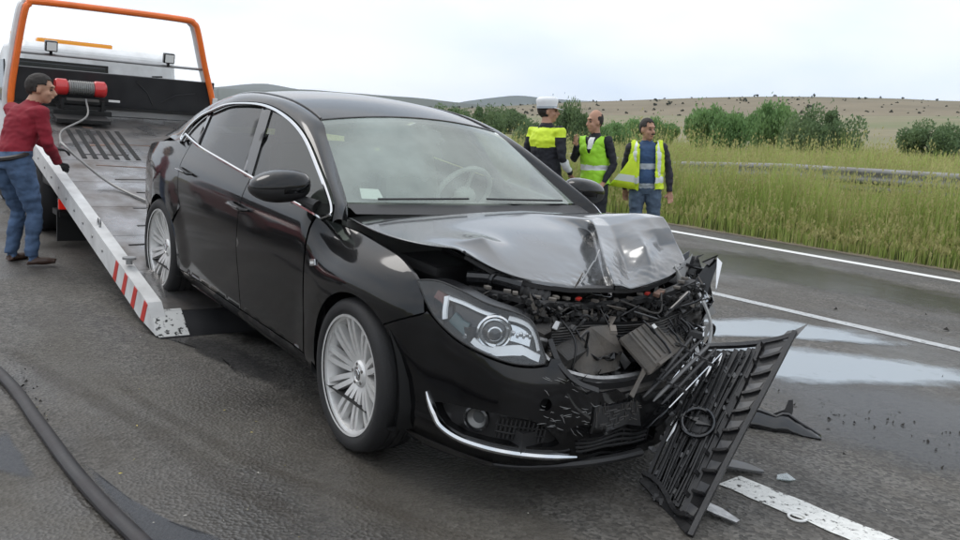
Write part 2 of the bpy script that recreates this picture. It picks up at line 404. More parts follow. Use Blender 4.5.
# hills: each a ridge with a front and back slope; crest given as bearing / elevation in degrees seen from the road
NG=Vector((-.034,-.068,.997)).normalized(); FH=Vector((-.801,.599,.014)); FH=(FH-FH.dot(NG)*NG).normalized(); RH=FH.cross(NG).normalized()
def hill(name,crest,D,depth,m,foot=-.2,seed=0,rough=.02):
    prof=spline(crest,6); V=[];F=[]; n=14
    for i,(az,el) in enumerate(prof):
        a=math.radians(az); h=FH*math.cos(a)+RH*math.sin(a)
        for j in range(n+1):
            t=j/n; dist=D+depth*(t-.55); e=foot+(el-foot)*math.sin(min(1,t/.55)*math.pi/2)**1.3 if t<=.55 else el
            zz=dist*math.tan(math.radians(e)) if t<=.55 else D*math.tan(math.radians(el))*(1-((t-.55)/.45)**2*1.1)
            zz+= D*rough*.02*noise.noise((az*.9+seed,t*5,seed))*math.sin(math.pi*min(1,t/.55)*.9)
            V.append(Vector((CAM.x,CAM.y,CAM.z))+h*dist+NG*zz)
    for i in range(len(prof)-1):
        for j in range(n): F.append((i*(n+1)+j,(i+1)*(n+1)+j,(i+1)*(n+1)+j+1,i*(n+1)+j+1))
    o=mesh(name,V,F,m); o['kind']='structure'; return o
HR=[(-30,.2),(-14,.25),(-4,.28),(0,.30),(3.98,.52),(6.61,.65),(9.22,.73),(14.29,.90),(17.96,.96),(21.49,.92),(25.94,.78),(29.09,.62),(36,.5),(48,.3),(60,.1)]
hill('hill',HR,700,700,'hill_soil',-1.1,1)
hill('hill',[(-60,.4),(-40,1.0),(-28,1.25),(-17.94,1.36),(-16.72,1.48),(-14.27,1.39),(-11.75,1.45),(-9.2,1.28),(-6.6,1.08),(-3.97,.90),(-1.33,.60),(1.33,.40),(8,.3),(20,.2)],2200,1500,'far_hill_soil',-.15,4)
hill('hill',[(-70,.5),(-30,1.3),(-20,1.4),(-17.3,1.52),(-14.25,1.80),(-11.8,1.45),(-8,1.0),(-2.66,.55),(-.66,.74),(1.33,.98),(2.65,1.06),(4.64,.87),(7.9,.68),(14,.6),(30,.4)],5200,3000,'blue_hill_soil',0,8)
# ---------------------------------------------------------------- wet patches, rubber strip
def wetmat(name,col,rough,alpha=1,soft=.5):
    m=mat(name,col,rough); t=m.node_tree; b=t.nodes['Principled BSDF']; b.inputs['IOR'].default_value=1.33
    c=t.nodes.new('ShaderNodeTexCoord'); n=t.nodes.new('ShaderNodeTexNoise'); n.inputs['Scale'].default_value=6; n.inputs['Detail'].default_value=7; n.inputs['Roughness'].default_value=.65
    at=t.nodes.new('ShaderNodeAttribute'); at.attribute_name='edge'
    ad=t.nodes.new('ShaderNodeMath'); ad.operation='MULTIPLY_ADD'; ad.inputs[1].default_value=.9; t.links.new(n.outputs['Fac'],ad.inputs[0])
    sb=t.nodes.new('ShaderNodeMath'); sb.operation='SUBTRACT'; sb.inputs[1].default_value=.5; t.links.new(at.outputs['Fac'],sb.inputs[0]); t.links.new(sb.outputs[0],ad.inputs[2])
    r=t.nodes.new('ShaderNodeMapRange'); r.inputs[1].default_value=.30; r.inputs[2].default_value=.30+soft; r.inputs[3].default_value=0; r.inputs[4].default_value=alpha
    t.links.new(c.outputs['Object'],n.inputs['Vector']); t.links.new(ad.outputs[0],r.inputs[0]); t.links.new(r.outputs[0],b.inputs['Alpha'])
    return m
wetmat('water_sheen',(.36,.41,.45),.20,.80,.55); wetmat('water_film',(.045,.045,.047),.16,.55,.6); wetmat('oil_wet',(.010,.010,.010),.10,.9,.5); wetmat('tar_wet',(.075,.08,.09),.42,.62,.5)  # water_sheen: pale blue sky reflection put into the puddle's base colour
def blob(name,outline,z,m,seed=0,amp=.06,n=6):
    pts=spline([*outline,outline[0]],n)[:-1]; bd=[(p[0]+amp*noise.noise((p[0]*4,p[1]*4,seed)),p[1]+amp*noise.noise((p[0]*4,p[1]*4,seed+9))) for p in pts]
    cx=sum(p[0] for p in bd)/len(bd); cy=sum(p[1] for p in bd)/len(bd); k=len(bd); V=[];E=[];F=[]
    for f in (1.0,.75,.5,.25):
        for x,y in bd: V.append((cx+(x-cx)*f,cy+(y-cy)*f,z)); E.append(min(1,(1-f)*1.9))
    for q in range(3):
        for i in range(k): F.append((q*k+i,q*k+(i+1)%k,(q+1)*k+(i+1)%k,(q+1)*k+i))
    F.append(tuple(3*k+i for i in range(k)))
    o=mesh(name,V,F,m,None,False); o['kind']='structure'; at=o.data.attributes.new('edge','FLOAT','POINT'); at.data.foreach_set('value',E); return o
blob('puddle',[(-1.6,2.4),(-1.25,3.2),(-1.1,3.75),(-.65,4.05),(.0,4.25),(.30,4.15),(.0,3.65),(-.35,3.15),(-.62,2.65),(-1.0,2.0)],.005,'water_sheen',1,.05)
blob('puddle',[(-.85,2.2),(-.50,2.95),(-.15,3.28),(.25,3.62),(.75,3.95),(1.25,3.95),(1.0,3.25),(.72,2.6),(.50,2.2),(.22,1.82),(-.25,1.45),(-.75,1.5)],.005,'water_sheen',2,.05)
blob('wet_patch',[(-6.5,5.2),(-4.6,7.2),(-3.0,7.6),(-.5,7.4),(1.5,6.9),(.8,5.9),(-1.2,5.4),(-3.5,4.9)],.003,'water_film',3,.25)
blob('wet_patch',[(-.8,2.2),(.5,3.0),(2.2,3.2),(3.6,2.8),(2.6,1.6),(1.6,1.2),(.6,1.0)],.003,'water_film',5,.15)
blob('wet_patch',[(-2.3,-.95),(-1.7,-.75),(-1.2,-.55),(-.6,-.2),(-.6,.5),(-2.2,.9),(-2.6,0)],.003,'oil_wet',6,.1)
blob('wet_patch',[(-2.6,-1.25),(-2.0,-1.05),(-1.35,-.95),(-.7,-.82),(-.9,-.6),(-2.0,-.7)],.0025,'water_film',7,.08)
blob('tar_patch',[(-.75,-2.30),(-.45,-2.26),(-.18,-2.12),(-.26,-2.06),(-.5,-2.05),(-.85,-2.1)],.003,'tar_wet',11,.05)
blob('tar_patch',[(-.55,-1.93),(-.15,-1.87),(.25,-1.77),(.50,-1.68),(.62,-1.60),(.75,-1.62),(.62,-1.86),(.3,-1.90),(-.1,-1.925)],.003,'tar_wet',12,.03)
b=B(); pts=spline([(-4.2,-2.45,.022),(-3.0,-2.22,.022),(-1.59,-2.015,.022),(-.8,-1.975,.022),(-.25,-1.955,.022),(.15,-1.925,.022),(.398,-1.895,.022),(.75,-1.86,.022),(1.4,-1.84,.022)],8)
b.tube(pts,.03,10,flat=.8,up=(0,0,1)); mat('hose_rubber',(.016,.015,.017),.55,bump=.15,bscale=40,dirt=((.07,.06,.06),.4,8))
tag(b.build('rubber_hose','hose_rubber',None,True),'long black rubber hose lying across the grey asphalt beside a tar patch','hose')
# tyre-carried dirt tracks on the asphalt
wetmat('dirt_film',(.060,.048,.036),.9,.26,.8); wetmat('dust_film',(.19,.172,.14),.95,.28,.9)
def track(name,pts,w0,z,m,seed):
    pts=spline(pts,6); V=[];F=[];E=[]
    for i,p in enumerate(pts):
        p=Vector(p); t=(Vector(pts[min(i+1,len(pts)-1)])-Vector(pts[max(i-1,0)])).normalized(); n=Vector((-t.y,t.x)); e=min(1,i/5,(len(pts)-1-i)/5)
        w_=w0*(1+.5*noise.noise((p.x*3,p.y*3,seed)))
        for k,a in ((-1,0),(-.4,1),(.4,1),(1,0)): q=p+n*w_*k; V.append((q.x,q.y,z)); E.append(a*e*.8)
    for i in range(len(pts)-1):
        for k in range(3): F.append((i*4+k,i*4+4+k,i*4+5+k,i*4+1+k))
    o=mesh(name,V,F,m,None,False); o['kind']='structure'; at=o.data.attributes.new('edge','FLOAT','POINT'); at.data.foreach_set('value',E)
track('dirt_track',[(-2.6,-2.0),(-1.66,-1.82),(-1.15,-1.70),(-.56,-1.56),(-.03,-1.48),(.31,-1.41),(.9,-1.25)],.09,.0022,'dirt_film',1)
track('dirt_track',[(-1.9,-1.55),(-1.02,-1.50),(-.36,-1.38),(.06,-1.28),(.7,-1.0),(1.4,-.75)],.06,.0024,'dirt_film',3)
track('dust_track',[(-3.0,-1.75),(-1.8,-1.66),(-.9,-1.45),(0,-1.15),(.9,-.85),(1.8,-.6)],.42,.0016,'dust_film',5)
track('dust_track',[(-1.5,-2.6),(-.4,-2.35),(.4,-2.15),(1.4,-2.1)],.35,.0018,'dust_film',8)

wetmat('verge_dirt',(.16,.135,.10),.95,.9,.45)
V=[];F=[];E=[]
us_=[x*.5 for x in range(-120,30)]
for u in us_:
    for v,a in ((9.02,0),(9.20,.75),(9.36,1)): p=UV(u,v+.06*noise.noise((u*1.3,v,2))); V.append((p.x,p.y,.005)); E.append(a)
for i in range(len(us_)-1):
    for k in range(2): F.append((i*3+k,i*3+3+k,i*3+4+k,i*3+1+k))
o=mesh('verge_soil',V,F,'verge_dirt',None,False); o['kind']='structure'; at=o.data.attributes.new('edge','FLOAT','POINT'); at.data.foreach_set('value',E)
# ---------------------------------------------------------------- materials of vehicles
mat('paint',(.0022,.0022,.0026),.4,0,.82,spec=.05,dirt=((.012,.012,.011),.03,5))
mat('paint_hood_skylit',(.10,.104,.108),.22,1.0,1.0,dirt=((.22,.21,.20),.14,6))  # hood copy of the black paint, sky reflection lightened into its colour besides dust
mat('paint_scraped',(.0025,.0025,.003),.4,0,.82,spec=.05,dirt=((.05,.047,.044),.10,9))
mat('black_plastic',(.012,.012,.013),.45,bump=.15,bscale=300,dirt=((.07,.064,.058),.22,7))
mat('black_gloss',(.008,.008,.009),.12,coat=.5)
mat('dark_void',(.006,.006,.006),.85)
mat('rubber',(.009,.009,.010),.7,bump=.2,bscale=150,dirt=((.05,.045,.04),.25,6))
mat('chrome',(.62,.63,.64),.12,1.0)
mat('alloy',(.78,.78,.77),.34,.55,dirt=((.25,.20,.16),.28,14))
mat('brake_steel',(.22,.21,.20),.42,.9)
mat('grey_plastic',(.030,.029,.028),.6,var=.3,vscale=14,bump=.3,bscale=90,dirt=((.12,.105,.09),.45,9))
mat('dusty_plastic',(.085,.076,.066),.65,var=.25,vscale=10,bump=.3,bscale=60,dirt=((.20,.17,.14),.5,12))
mat('bare_metal',(.36,.36,.36),.36,.9,var=.3,vscale=20,bump=.3,bscale=40)
mat('white_metal',(.55,.55,.55),.4,.3)
mat('red_plastic',(.35,.02,.012),.4)
mat('white_plastic',(.72,.72,.70),.45)
mat('interior',(.17,.17,.16),.8,bump=.2,bscale=120)
mat('seat_cloth',(.36,.34,.31),.9,bump=.3,bscale=200)
mat('lamp_black',(.010,.010,.011),.2)
mat('lamp_white',(.75,.76,.77),.3,emit=None)
def glass(name, tint, dust, rough=.02, dcol=(.45,.47,.44)):
    m=bpy.data.materials.new(name); m.use_nodes=True; MATS[name]=m; t=m.node_tree; t.nodes.clear()
    o=t.nodes.new('ShaderNodeOutputMaterial'); tr=t.nodes.new('ShaderNodeBsdfTransparent'); tr.inputs[0].default_value=(*tint,1)
    gl=t.nodes.new('ShaderNodeBsdfGlossy'); gl.inputs['Roughness'].default_value=rough; fr=t.nodes.new('ShaderNodeFresnel'); fr.inputs[0].default_value=1.5
    mx1=t.nodes.new('ShaderNodeMixShader'); mx2=t.nodes.new('ShaderNodeMixShader'); df=t.nodes.new('ShaderNodeBsdfDiffuse'); df.inputs[0].default_value=(*dcol,1)
    c=t.nodes.new('ShaderNodeTexCoord'); n=t.nodes.new('ShaderNodeTexNoise'); n.inputs['Scale'].default_value=2.2; n.inputs['Detail'].default_value=7
    r=t.nodes.new('ShaderNodeMapRange'); r.inputs[1].default_value=.3; r.inputs[2].default_value=.75; r.inputs[3].default_value=dust*.5; r.inputs[4].default_value=dust*1.5
    t.links.new(c.outputs['Object'],n.inputs['Vector']); t.links.new(n.outputs['Fac'],r.inputs[0]); t.links.new(r.outputs[0],mx1.inputs[0])
    t.links.new(tr.outputs[0],mx1.inputs[1]); t.links.new(df.outputs[0],mx1.inputs[2])
    # second face of the pane reflects as well: double the single-face Fresnel
    k=t.nodes.new('ShaderNodeMath'); k.operation='MULTIPLY'; k.inputs[1].default_value=1.35; k.use_clamp=True
    g=t.nodes.new('ShaderNodeNewGeometry'); bf=t.nodes.new('ShaderNodeMath'); bf.operation='SUBTRACT'; bf.inputs[0].default_value=1
    t.links.new(g.outputs['Backfacing'],bf.inputs[1]); k2=t.nodes.new('ShaderNodeMath'); k2.operation='MULTIPLY'
    t.links.new(fr.outputs[0],k.inputs[0]); t.links.new(k.outputs[0],k2.inputs[0]); t.links.new(bf.outputs[0],k2.inputs[1])
    t.links.new(k2.outputs[0],mx2.inputs[0]); t.links.new(mx1.outputs[0],mx2.inputs[1]); t.links.new(gl.outputs[0],mx2.inputs[2]); t.links.new(mx2.outputs[0],o.inputs[0])
    return m
glass('windshield_glass',(.74,.82,.76),.32,dcol=(.62,.71,.64)); glass('tinted_glass',(.035,.04,.04),.03); glass('door_glass',(.20,.24,.22),.05); glass('lens_glass',(.93,.95,.96),.05,dcol=(.6,.62,.62))  # windshield's pale green veil is dust plus sky reflection painted into the colour
# ================================================================= crashed saloon
PITCH = math.asin(.12/2.737)
car = thing('saloon_car','black saloon car with smashed front and buckled hood, rear wheels on the tilted truck bed','car',rot=(0,PITCH,0))
CC=.335
def arc(cx,r,a0,a1,n=24): return [(cx+r*math.cos(math.radians(a0+(a1-a0)*i/n)),CC+r*math.sin(math.radians(a0+(a1-a0)*i/n))) for i in range(n+1)]
ARX=.012; AR=.372
def zbelt(x): return .978+.084*(-.58-x)
def yG(x,z):
    zb=zbelt(x); yB=plan(x)[1]-.036-.085*sstep(-1.9,-2.9,x); return yB-.56*(z-zb)
def GP(side,o=0): return lambda x,z,off=0: (x,side*(yG(x,z)+(off+o)*.87),z+(off+o)*.48)
def BF(side,o=0): return lambda s,z,off=0: BP(s,z,side,off+o)
for side in (-1,1):
    bf=BF(side)
    def dent(p):
        if side<0 or p.x<.05: return p
        k=sstep(.05,.5,p.x); q=noise.noise_vector(p*5)
        return p+Vector((-.20*k,-.10*k,.0))+q*.07*k
    a0=math.degrees(math.asin((.633-CC)/AR))
    fend=[(-.468,.205),(-.470,.45),(-.474,.70),(-.476,.90),(-.470,.952)]+spline([(-.428,.948),(-.27,.926),(-.014,.911),(.174,.894),(.298,.863),(.348,.844)],4)+[(.420,.784),(.440,.735)]+spline([(.430,.731),(.34,.690),(.235,.640)],4)+arc(ARX,AR,a0,186)[0:]+[(-.362,.21)]
    panel('front_fender',fend,bf,'paint',car,.028,dent=dent)
    door1=[(-.482,.292),(-.484,.5),(-.488,.75),(-.490,.90),(-.486,.965)]+[(-x/100,zbelt(-x/100)) for x in range(55,128,8)]+[(-1.272,zbelt(-1.272)),(-1.30,.80),(-1.315,.60),(-1.305,.42),(-1.285,.290)]
    panel('front_door',door1,bf,'paint',car,.035)
    door2=[(-1.293,.290),(-1.313,.42),(-1.323,.60),(-1.308,.80),(-1.280,zbelt(-1.28))]+[(-x/100,zbelt(-x/100)) for x in range(136,236,9)]+[(-2.375,zbelt(-2.37)),(-2.37,.93),(-2.33,.80),(-2.27,.70)]+[p for p in arc(-2.737,AR+.035,40,0,8) if p[0]>-2.45][1:]+[(-2.31,.287)]
    panel('rear_door',door2,bf,'paint',car,.035)
    q=[(-2.383,zbelt(-2.38)),(-2.6,1.080),(-2.9,1.055),(-3.2,1.015),(-3.45,.975),(-3.62,.945),(-3.62,.80),(-3.66,.70),(-3.66,.62)]+[(-3.2,.60),(-3.11,.56)]+arc(-2.737,AR,36,180-4)[0:0]
    q+= [(-2.737+AR*math.cos(math.radians(a)),CC+AR*math.sin(math.radians(a))) for a in range(144,-7,-6)][0:0]
    q2=[(-2.737+(AR)*math.cos(math.radians(a)),CC+AR*math.sin(math.radians(a))) for a in range(142,34,-6)]
    q=q[:9]+[(-3.10,.60)]+q2+[(-2.405,.60),(-2.278,.705),(-2.338,.80),(-2.378,.93)]
    panel('quarter_panel',q,bf,'paint',car,.035)
    # strip of body between rear arch and door plus sill
    sill=[(-.376,.198),(-.478,.198),(-.482,.284),(-1.29,.282),(-2.31,.279)]+[(-2.737+(AR)*math.cos(math.radians(a)),CC+AR*math.sin(math.radians(a))) for a in (-8,-14,-20)]+[(-2.36,.19),(-1.3,.185),(-.45,.165)]
    sill=[(-.375,.165),(-.475,.165),(-.475,.196),(-.478,.284),(-1.29,.282),(-2.313,.279),(-2.352,.279),(-2.36,.18),(-1.3,.17)]
    panel('sill',sill,bf,'paint_scraped',car,.04)
    pil=[(-2.320,.288),(-2.36,.288)]+[(-2.737+AR*math.cos(math.radians(a)),CC+AR*math.sin(math.radians(a))) for a in range(-4,46,6)]+[(-2.737+(AR+.033)*math.cos(math.radians(a)),CC+(AR+.033)*math.sin(math.radians(a))) for a in range(40,-1,-6)]
    panel('arch_edge',pil,bf,'paint',car,.03)
    # rear bumper half
    rb=[(-3.115,.592),(-3.66,.612)]+[(s/100,.61) for s in range(-375,int(S_REAR*100),-12)]+[(S_REAR+.005,.61),(S_REAR+.005,.24),(-3.6,.24),(-3.10,.22)]+[(-2.737+AR*math.cos(math.radians(a)),CC+AR*math.sin(math.radians(a))) for a in (200,190,180,170,160,150,142)]
    panel('rear_bumper',rb,bf,'paint',car,.05)
    tl=[(-3.63,.945),(-3.628,.80),(-3.67,.71),(-4.0,.72),(-4.1,.80),(-4.1,.93),(-3.8,.945)]
    mat('tail_lens',(.22,.006,.006),.1,coat=1); panel('tail_light',tl,bf,'tail_lens',car,.05)
    # dark shell behind the gaps
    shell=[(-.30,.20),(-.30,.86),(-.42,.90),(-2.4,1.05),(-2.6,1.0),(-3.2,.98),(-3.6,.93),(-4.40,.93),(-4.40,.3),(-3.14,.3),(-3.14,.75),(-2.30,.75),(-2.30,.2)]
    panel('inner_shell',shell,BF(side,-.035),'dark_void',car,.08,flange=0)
    # wheel housings
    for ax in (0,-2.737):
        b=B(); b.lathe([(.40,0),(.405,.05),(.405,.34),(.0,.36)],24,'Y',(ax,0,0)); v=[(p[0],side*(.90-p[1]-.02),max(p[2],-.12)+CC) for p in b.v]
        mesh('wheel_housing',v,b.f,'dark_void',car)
    # side glass
    top=spline([(-.335,.985),(-.405,1.036),(-.638,1.150),(-.943,1.283),(-1.246,1.362),(-1.58,1.398),(-1.969,1.375),(-2.20,1.322),(-2.39,1.262),(-2.50,1.185),(-2.535,1.115),(-2.49,1.095)],6)
    bot=[(x/100,zbelt(x/100)+.006) for x in range(-245,-34,6)]
    gp=GP(side)
    def cut(xa,xb,lean):   # glass between two leaning lines
        f=lambda p:(p[0]-lean*(p[1]-1.05))
        t=[p for p in top if xb<f(p)<xa]; bt=[p for p in bot if xb<f(p)<xa]
        return t+bt
    fw=[p for p in top if p[0]-(-.69)*(p[1]-1.05)>-1.245 and p[0]>-1.5]+[p for p in bot if p[0]>-1.235 ]
    fw=[p for p in top if p[0]>-1.462]+[(-1.462,1.388),(-1.245,1.036)]+[p for p in bot if p[0]>-1.24]
    panel('door_window',fw,GP(side,-.012),'door_glass',car,.05,flange=0)
    rw=[(-1.36,1.045),(-1.575,1.396)]+[p for p in top if -2.235<p[0]<-1.58]+[(-2.245,1.308),(-2.13,1.112)]+[p for p in bot if -2.125<p[0]<-1.365]
    panel('door_window',rw,GP(side,-.012),'tinted_glass',car,.05,flange=0)
    qw=[(-2.17,1.114),(-2.285,1.295)]+[p for p in top if p[0]<-2.29]+[p for p in bot if p[0]<-2.172]
    panel('quarter_window',qw,GP(side,-.012),'tinted_glass',car,.04,flange=0)
    panel('pillar_trim',[(-1.243,1.034),(-1.462,1.390),(-1.577,1.398),(-1.358,1.046)],GP(side,-.004),'black_gloss',car,.04,flange=.01)
    panel('window_divider',[(-2.128,1.110),(-2.243,1.310),(-2.287,1.296),(-2.172,1.112)],GP(side,-.004),'black_gloss',car,.04,flange=.01)
    # chrome trim round the windows
    loop=[GP(side,.006)(*p) for p in top]+[GP(side,.006)(x/100,zbelt(x/100)) for x in range(-248,-32,8)]
    b=B(); b.tube(loop,.0095,6,closed=True,flat=.8); b.build('window_trim','chrome',car,True)
    # pillar and cantrail frame lofted between side window and windshield / roof edge
    Bc=spline([(-.30,.955),(-.385,1.046),(-.63,1.165),(-.94,1.298),(-1.246,1.377),(-1.58,1.413),(-1.97,1.390),(-2.22,1.335),(-2.41,1.270),(-2.53,1.19),(-2.56,1.10),(-2.50,1.075)],6)
    Ac=spline([(-.33,.775,.955),(-.43,.728,1.03),(-.66,.672,1.16),(-.88,.622,1.285),(-1.06,.580,1.372),(-1.45,.565,1.442),(-1.95,.558,1.455),(-2.35,.56,1.41),(-2.72,.585,1.31),(-3.0,.625,1.20),(-3.15,.68,1.115),(-3.2,.74,1.06)],6)
    def frame(u,v):
        i=u*(len(Bc)-1); k=min(int(i),len(Bc)-2); f=i-k
        bx,bz=[Bc[k][j]*(1-f)+Bc[k+1][j]*f for j in (0,1)]; a=[Ac[k][j]*(1-f)+Ac[k+1][j]*f for j in (0,1,2)]
        b_=GP(1)(bx,bz); p=[b_[j]*(1-v)+a[j]*v for j in range(3)]; h=4*v*(1-v)*.016
        return (p[0],side*(p[1]+h*.6),p[2]+h)
    patch('pillar_frame',frame,66,8,'paint',car,flip=(side>0))
    # door handle
    for hx,hz in ((-1.18,.868),(-2.10,.935)):
        p0=BF(side,.028)(hx,hz); b=B(); pts=[BF(side,o)(hx-d,hz-.006*math.cos(d*12)) for d,o in ((0,.0),(.02,.024),(.08,.032),(.15,.032),(.20,.024),(.22,.0))]
        b.tube(pts,[.012,.016,.018,.018,.016,.012],8,flat=.6,up=(0,0,1)); b.build('door_handle','paint',car,True)
        b=B(); b.tube([BF(side,.050)(hx-d,hz+.004) for d in (.03,.10,.19)],.006,6,flat=.5); b.build('handle_trim','chrome',car,True)
    # door mirror
    b=B(); R=Matrix.Rotation(side*.18,3,'Z'); b.ell((-.625,side*.985,1.075),(.105,.145,.076),20,14,R,.78)
    v=[]
    for p in b.v:
        p=Vector(p); d=p-Vector((-.625,side*.985,1.075)); 
        k=d.y*side/.135; p.z+= -.012*k+ .0; d2=.75+.25*(1-max(0,k)**2); p.z=1.075+(p.z-1.075)*d2
        if d.x<-.035: p.x=-.625-.035-(abs(d.x)-.035)*.25
        v.append(p)
    mi=[0 if sum(v[i].z for i in f)/len(f)>1.062 else 1 for f in b.f]
    mesh('mirror_shell',v,b.f,['paint','black_plastic'],car,True,mi)
    b=B(); b.tube([(-.50,side*.845,1.0),(-.56,side*.89,1.018),(-.61,side*.94,1.04)],[.05,.038,.03],10,flat=.55,up=(0,0,1)); b.build('mirror_arm','black_plastic',car,True)
    b=B(); b.ell((-.666,side*.985,1.075),(.006,.115,.066),18,10,R); b.build('mirror_glass','chrome',car,True)
    # turn-signal badge on the fender
    p=Vector(BF(side,.004)(-.386,.757)); b=B(); b.box(p,(.055,.008,.030),(0,-.25,0),bev=.003); b.build('side_repeater','chrome',car)
    b=B(); b.box(p+Vector((0,side*.005,0)),(.028,.004,.012),(0,-.25,0)); b.build('repeater_lens','white_plastic',car)
# windshield / roof / rear glass / boot
def edgeA(k0,k1):
    pts=Ac[k0:k1+1]
    def f(u):
        i=u*(len(pts)-1); k=min(int(i),len(pts)-2); t=i-k
        return [pts[k][j]*(1-t)+pts[k+1][j]*t for j in range(3)]
    return f
def cross(k0,k1,bowx,bowz):
    f=edgeA(k0,k1)
    def fn(u,v):
        x,y,z=f(u); w=2*v-1; c=1-w*w
        bx=bowx[0]*(1-u)+bowx[1]*u; bz=bowz[0]*(1-u)+bowz[1]*u
        return (x+bx*c,-y+2*y*v,z+bz*c)
    return fn
wsf=cross(6,24,(.10,.055),(.012,.050))
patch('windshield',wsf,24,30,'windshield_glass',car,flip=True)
def roofz(u,v):
    x,y,z=edgeA(24,42)(u); w=2*v-1; c=1-w*w
    return (x+.055*c*(1-u)-.05*c*u,-y+2*y*v,z+(.050-.006*u)*c)
patch('roof',roofz,30,24,'paint',car,flip=True)
for side in (-1,1):   # roof gutters
    b=B(); b.tube([(p[0],side*(p[1]-.004),p[2]+.004) for p in Ac[24:43]],.006,6); b.build('roof_molding','black_gloss',car,True)
patch('rear_window',cross(42,58,(-.05,-.10),(.044,.02)),14,20,'tinted_glass',car,flip=True)
def boot(u,v):
    w=2*v-1; x=-3.10-.72*u-.10*(1-w*w)*(1-u); y=(.70-.06*u)*w; return (x+.12*u*w*w,y,1.115-.115*u-.04*w*w)
patch('boot_lid',boot,12,16,'paint',car,flip=True)
b=B(); b.box((-3.77,0,.78),(.06,1.2,.38),bev=.02); b.build('boot_face','paint',car)
b=B(); b.tube([wsf(.985,v/10) for v in range(11)],.007,6); b.build('windshield_seal','black_gloss',car,True)
# cowl panel and wipers
def cowl(u,v):
    p=wsf(0,v); return (p[0]+.02+.10*u-.0,p[1]*1.02,p[2]-.005-.03*u)
patch('cowl',cowl,4,20,'black_plastic',car,flip=True)
for y0,y1 in ((-.60,-.10),(.60,.02)):
    b=B(); pts=[]
    for i in range(9):
        v=(y0+(y1-y0)*i/8+.74)/1.48; p=Vector(wsf(.015+.015*i/8,v)); pts.append(p+Vector((.02,0,.014)))
    b.tube(pts,.009,6,flat=.6); b.build('wiper','black_plastic',car,True)
# windshield sticker, dash paper, mirror housing behind the glass
b=B(); q=[wsf(u,v) for u,v in ((.06,.055),(.16,.06),(.15,.125),(.05,.13))]; q=[(p[0]-.008,p[1],p[2]-.008) for p in q]; b.add(q,[(0,1,2,3)]); b.build('paper','white_plastic',car)
b=B(); p=Vector(wsf(.86,.5)); b.box(p+Vector((-.07,0,-.06)),(.06,.24,.075),(0,.2,0),bev=.02); b.tube([p+Vector((-.02,0,-.01)),p+Vector((-.06,0,-.05))],.02,8); b.build('rear_view_mirror','black_plastic',car)
# ---- interior
b=B(); 
def dash(u,v):
    y=-.70+1.4*v; x=-.42-.50*u; return (x,y,1.0-.06*u*u-.10*max(0,u-.8)*5*.6+.015*math.sin(y*9)*u)
patch('dashboard',dash,10,20,'interior',car,flip=True)
b=B(); b.box((-.95,0,.72),(.10,1.4,.44),bev=.03); b.build('dash_front','interior',car)
b=B(); R=Matrix.Rotation(math.radians(-62),3,'Y'); ring=[Vector((-1.02,.37,.99))+R@Vector((.185*math.cos(a*math.pi/18),.185*math.sin(a*math.pi/18),0)) for a in range(36)]
b.tube(ring,.016,8,closed=True); b.ell((-1.0,.37,.98),(.05,.075,.06),12,8)
for a in (0,120,240): b.tube([(-1.01,.37,.985),ring[int(a/10)]],.013,6)
mat('wheel_leather',(.40,.40,.38),.45); b.build('steering_wheel','wheel_leather',car,True)
for y in (-.37,.37):
    b=B(); b.box((-1.62,y,.88),(.16,.48,.62),(0,-.3,0),.8,.06); b.box((-1.80,y,1.24),(.10,.27,.19),(0,-.2,0),.9,.05); b.box((-1.35,y,.58),(.55,.5,.18),(0,0,0),.9,.05); b.build('seat','seat_cloth',car)
b=B(); b.box((-2.45,0,.85),(.2,1.3,.6),(0,-.35,0),.9,.06); b.box((-2.2,0,.58),(.5,1.3,.2),bev=.05); b.build('rear_seat','seat_cloth',car)
b=B(); b.box((-1.7,0,.24),(2.6,1.6,.06)); b.box((-.40,0,.62),(.05,1.5,.66)); b.box((-2.9,0,.6),(.06,1.4,.8)); b.build('cabin_floor','interior',car)
def lining(u,v):
    x,y,z=roofz(u,v); return (x,y*.98,z-.03)
patch('headlining',lining,8,8,'seat_cloth',car)
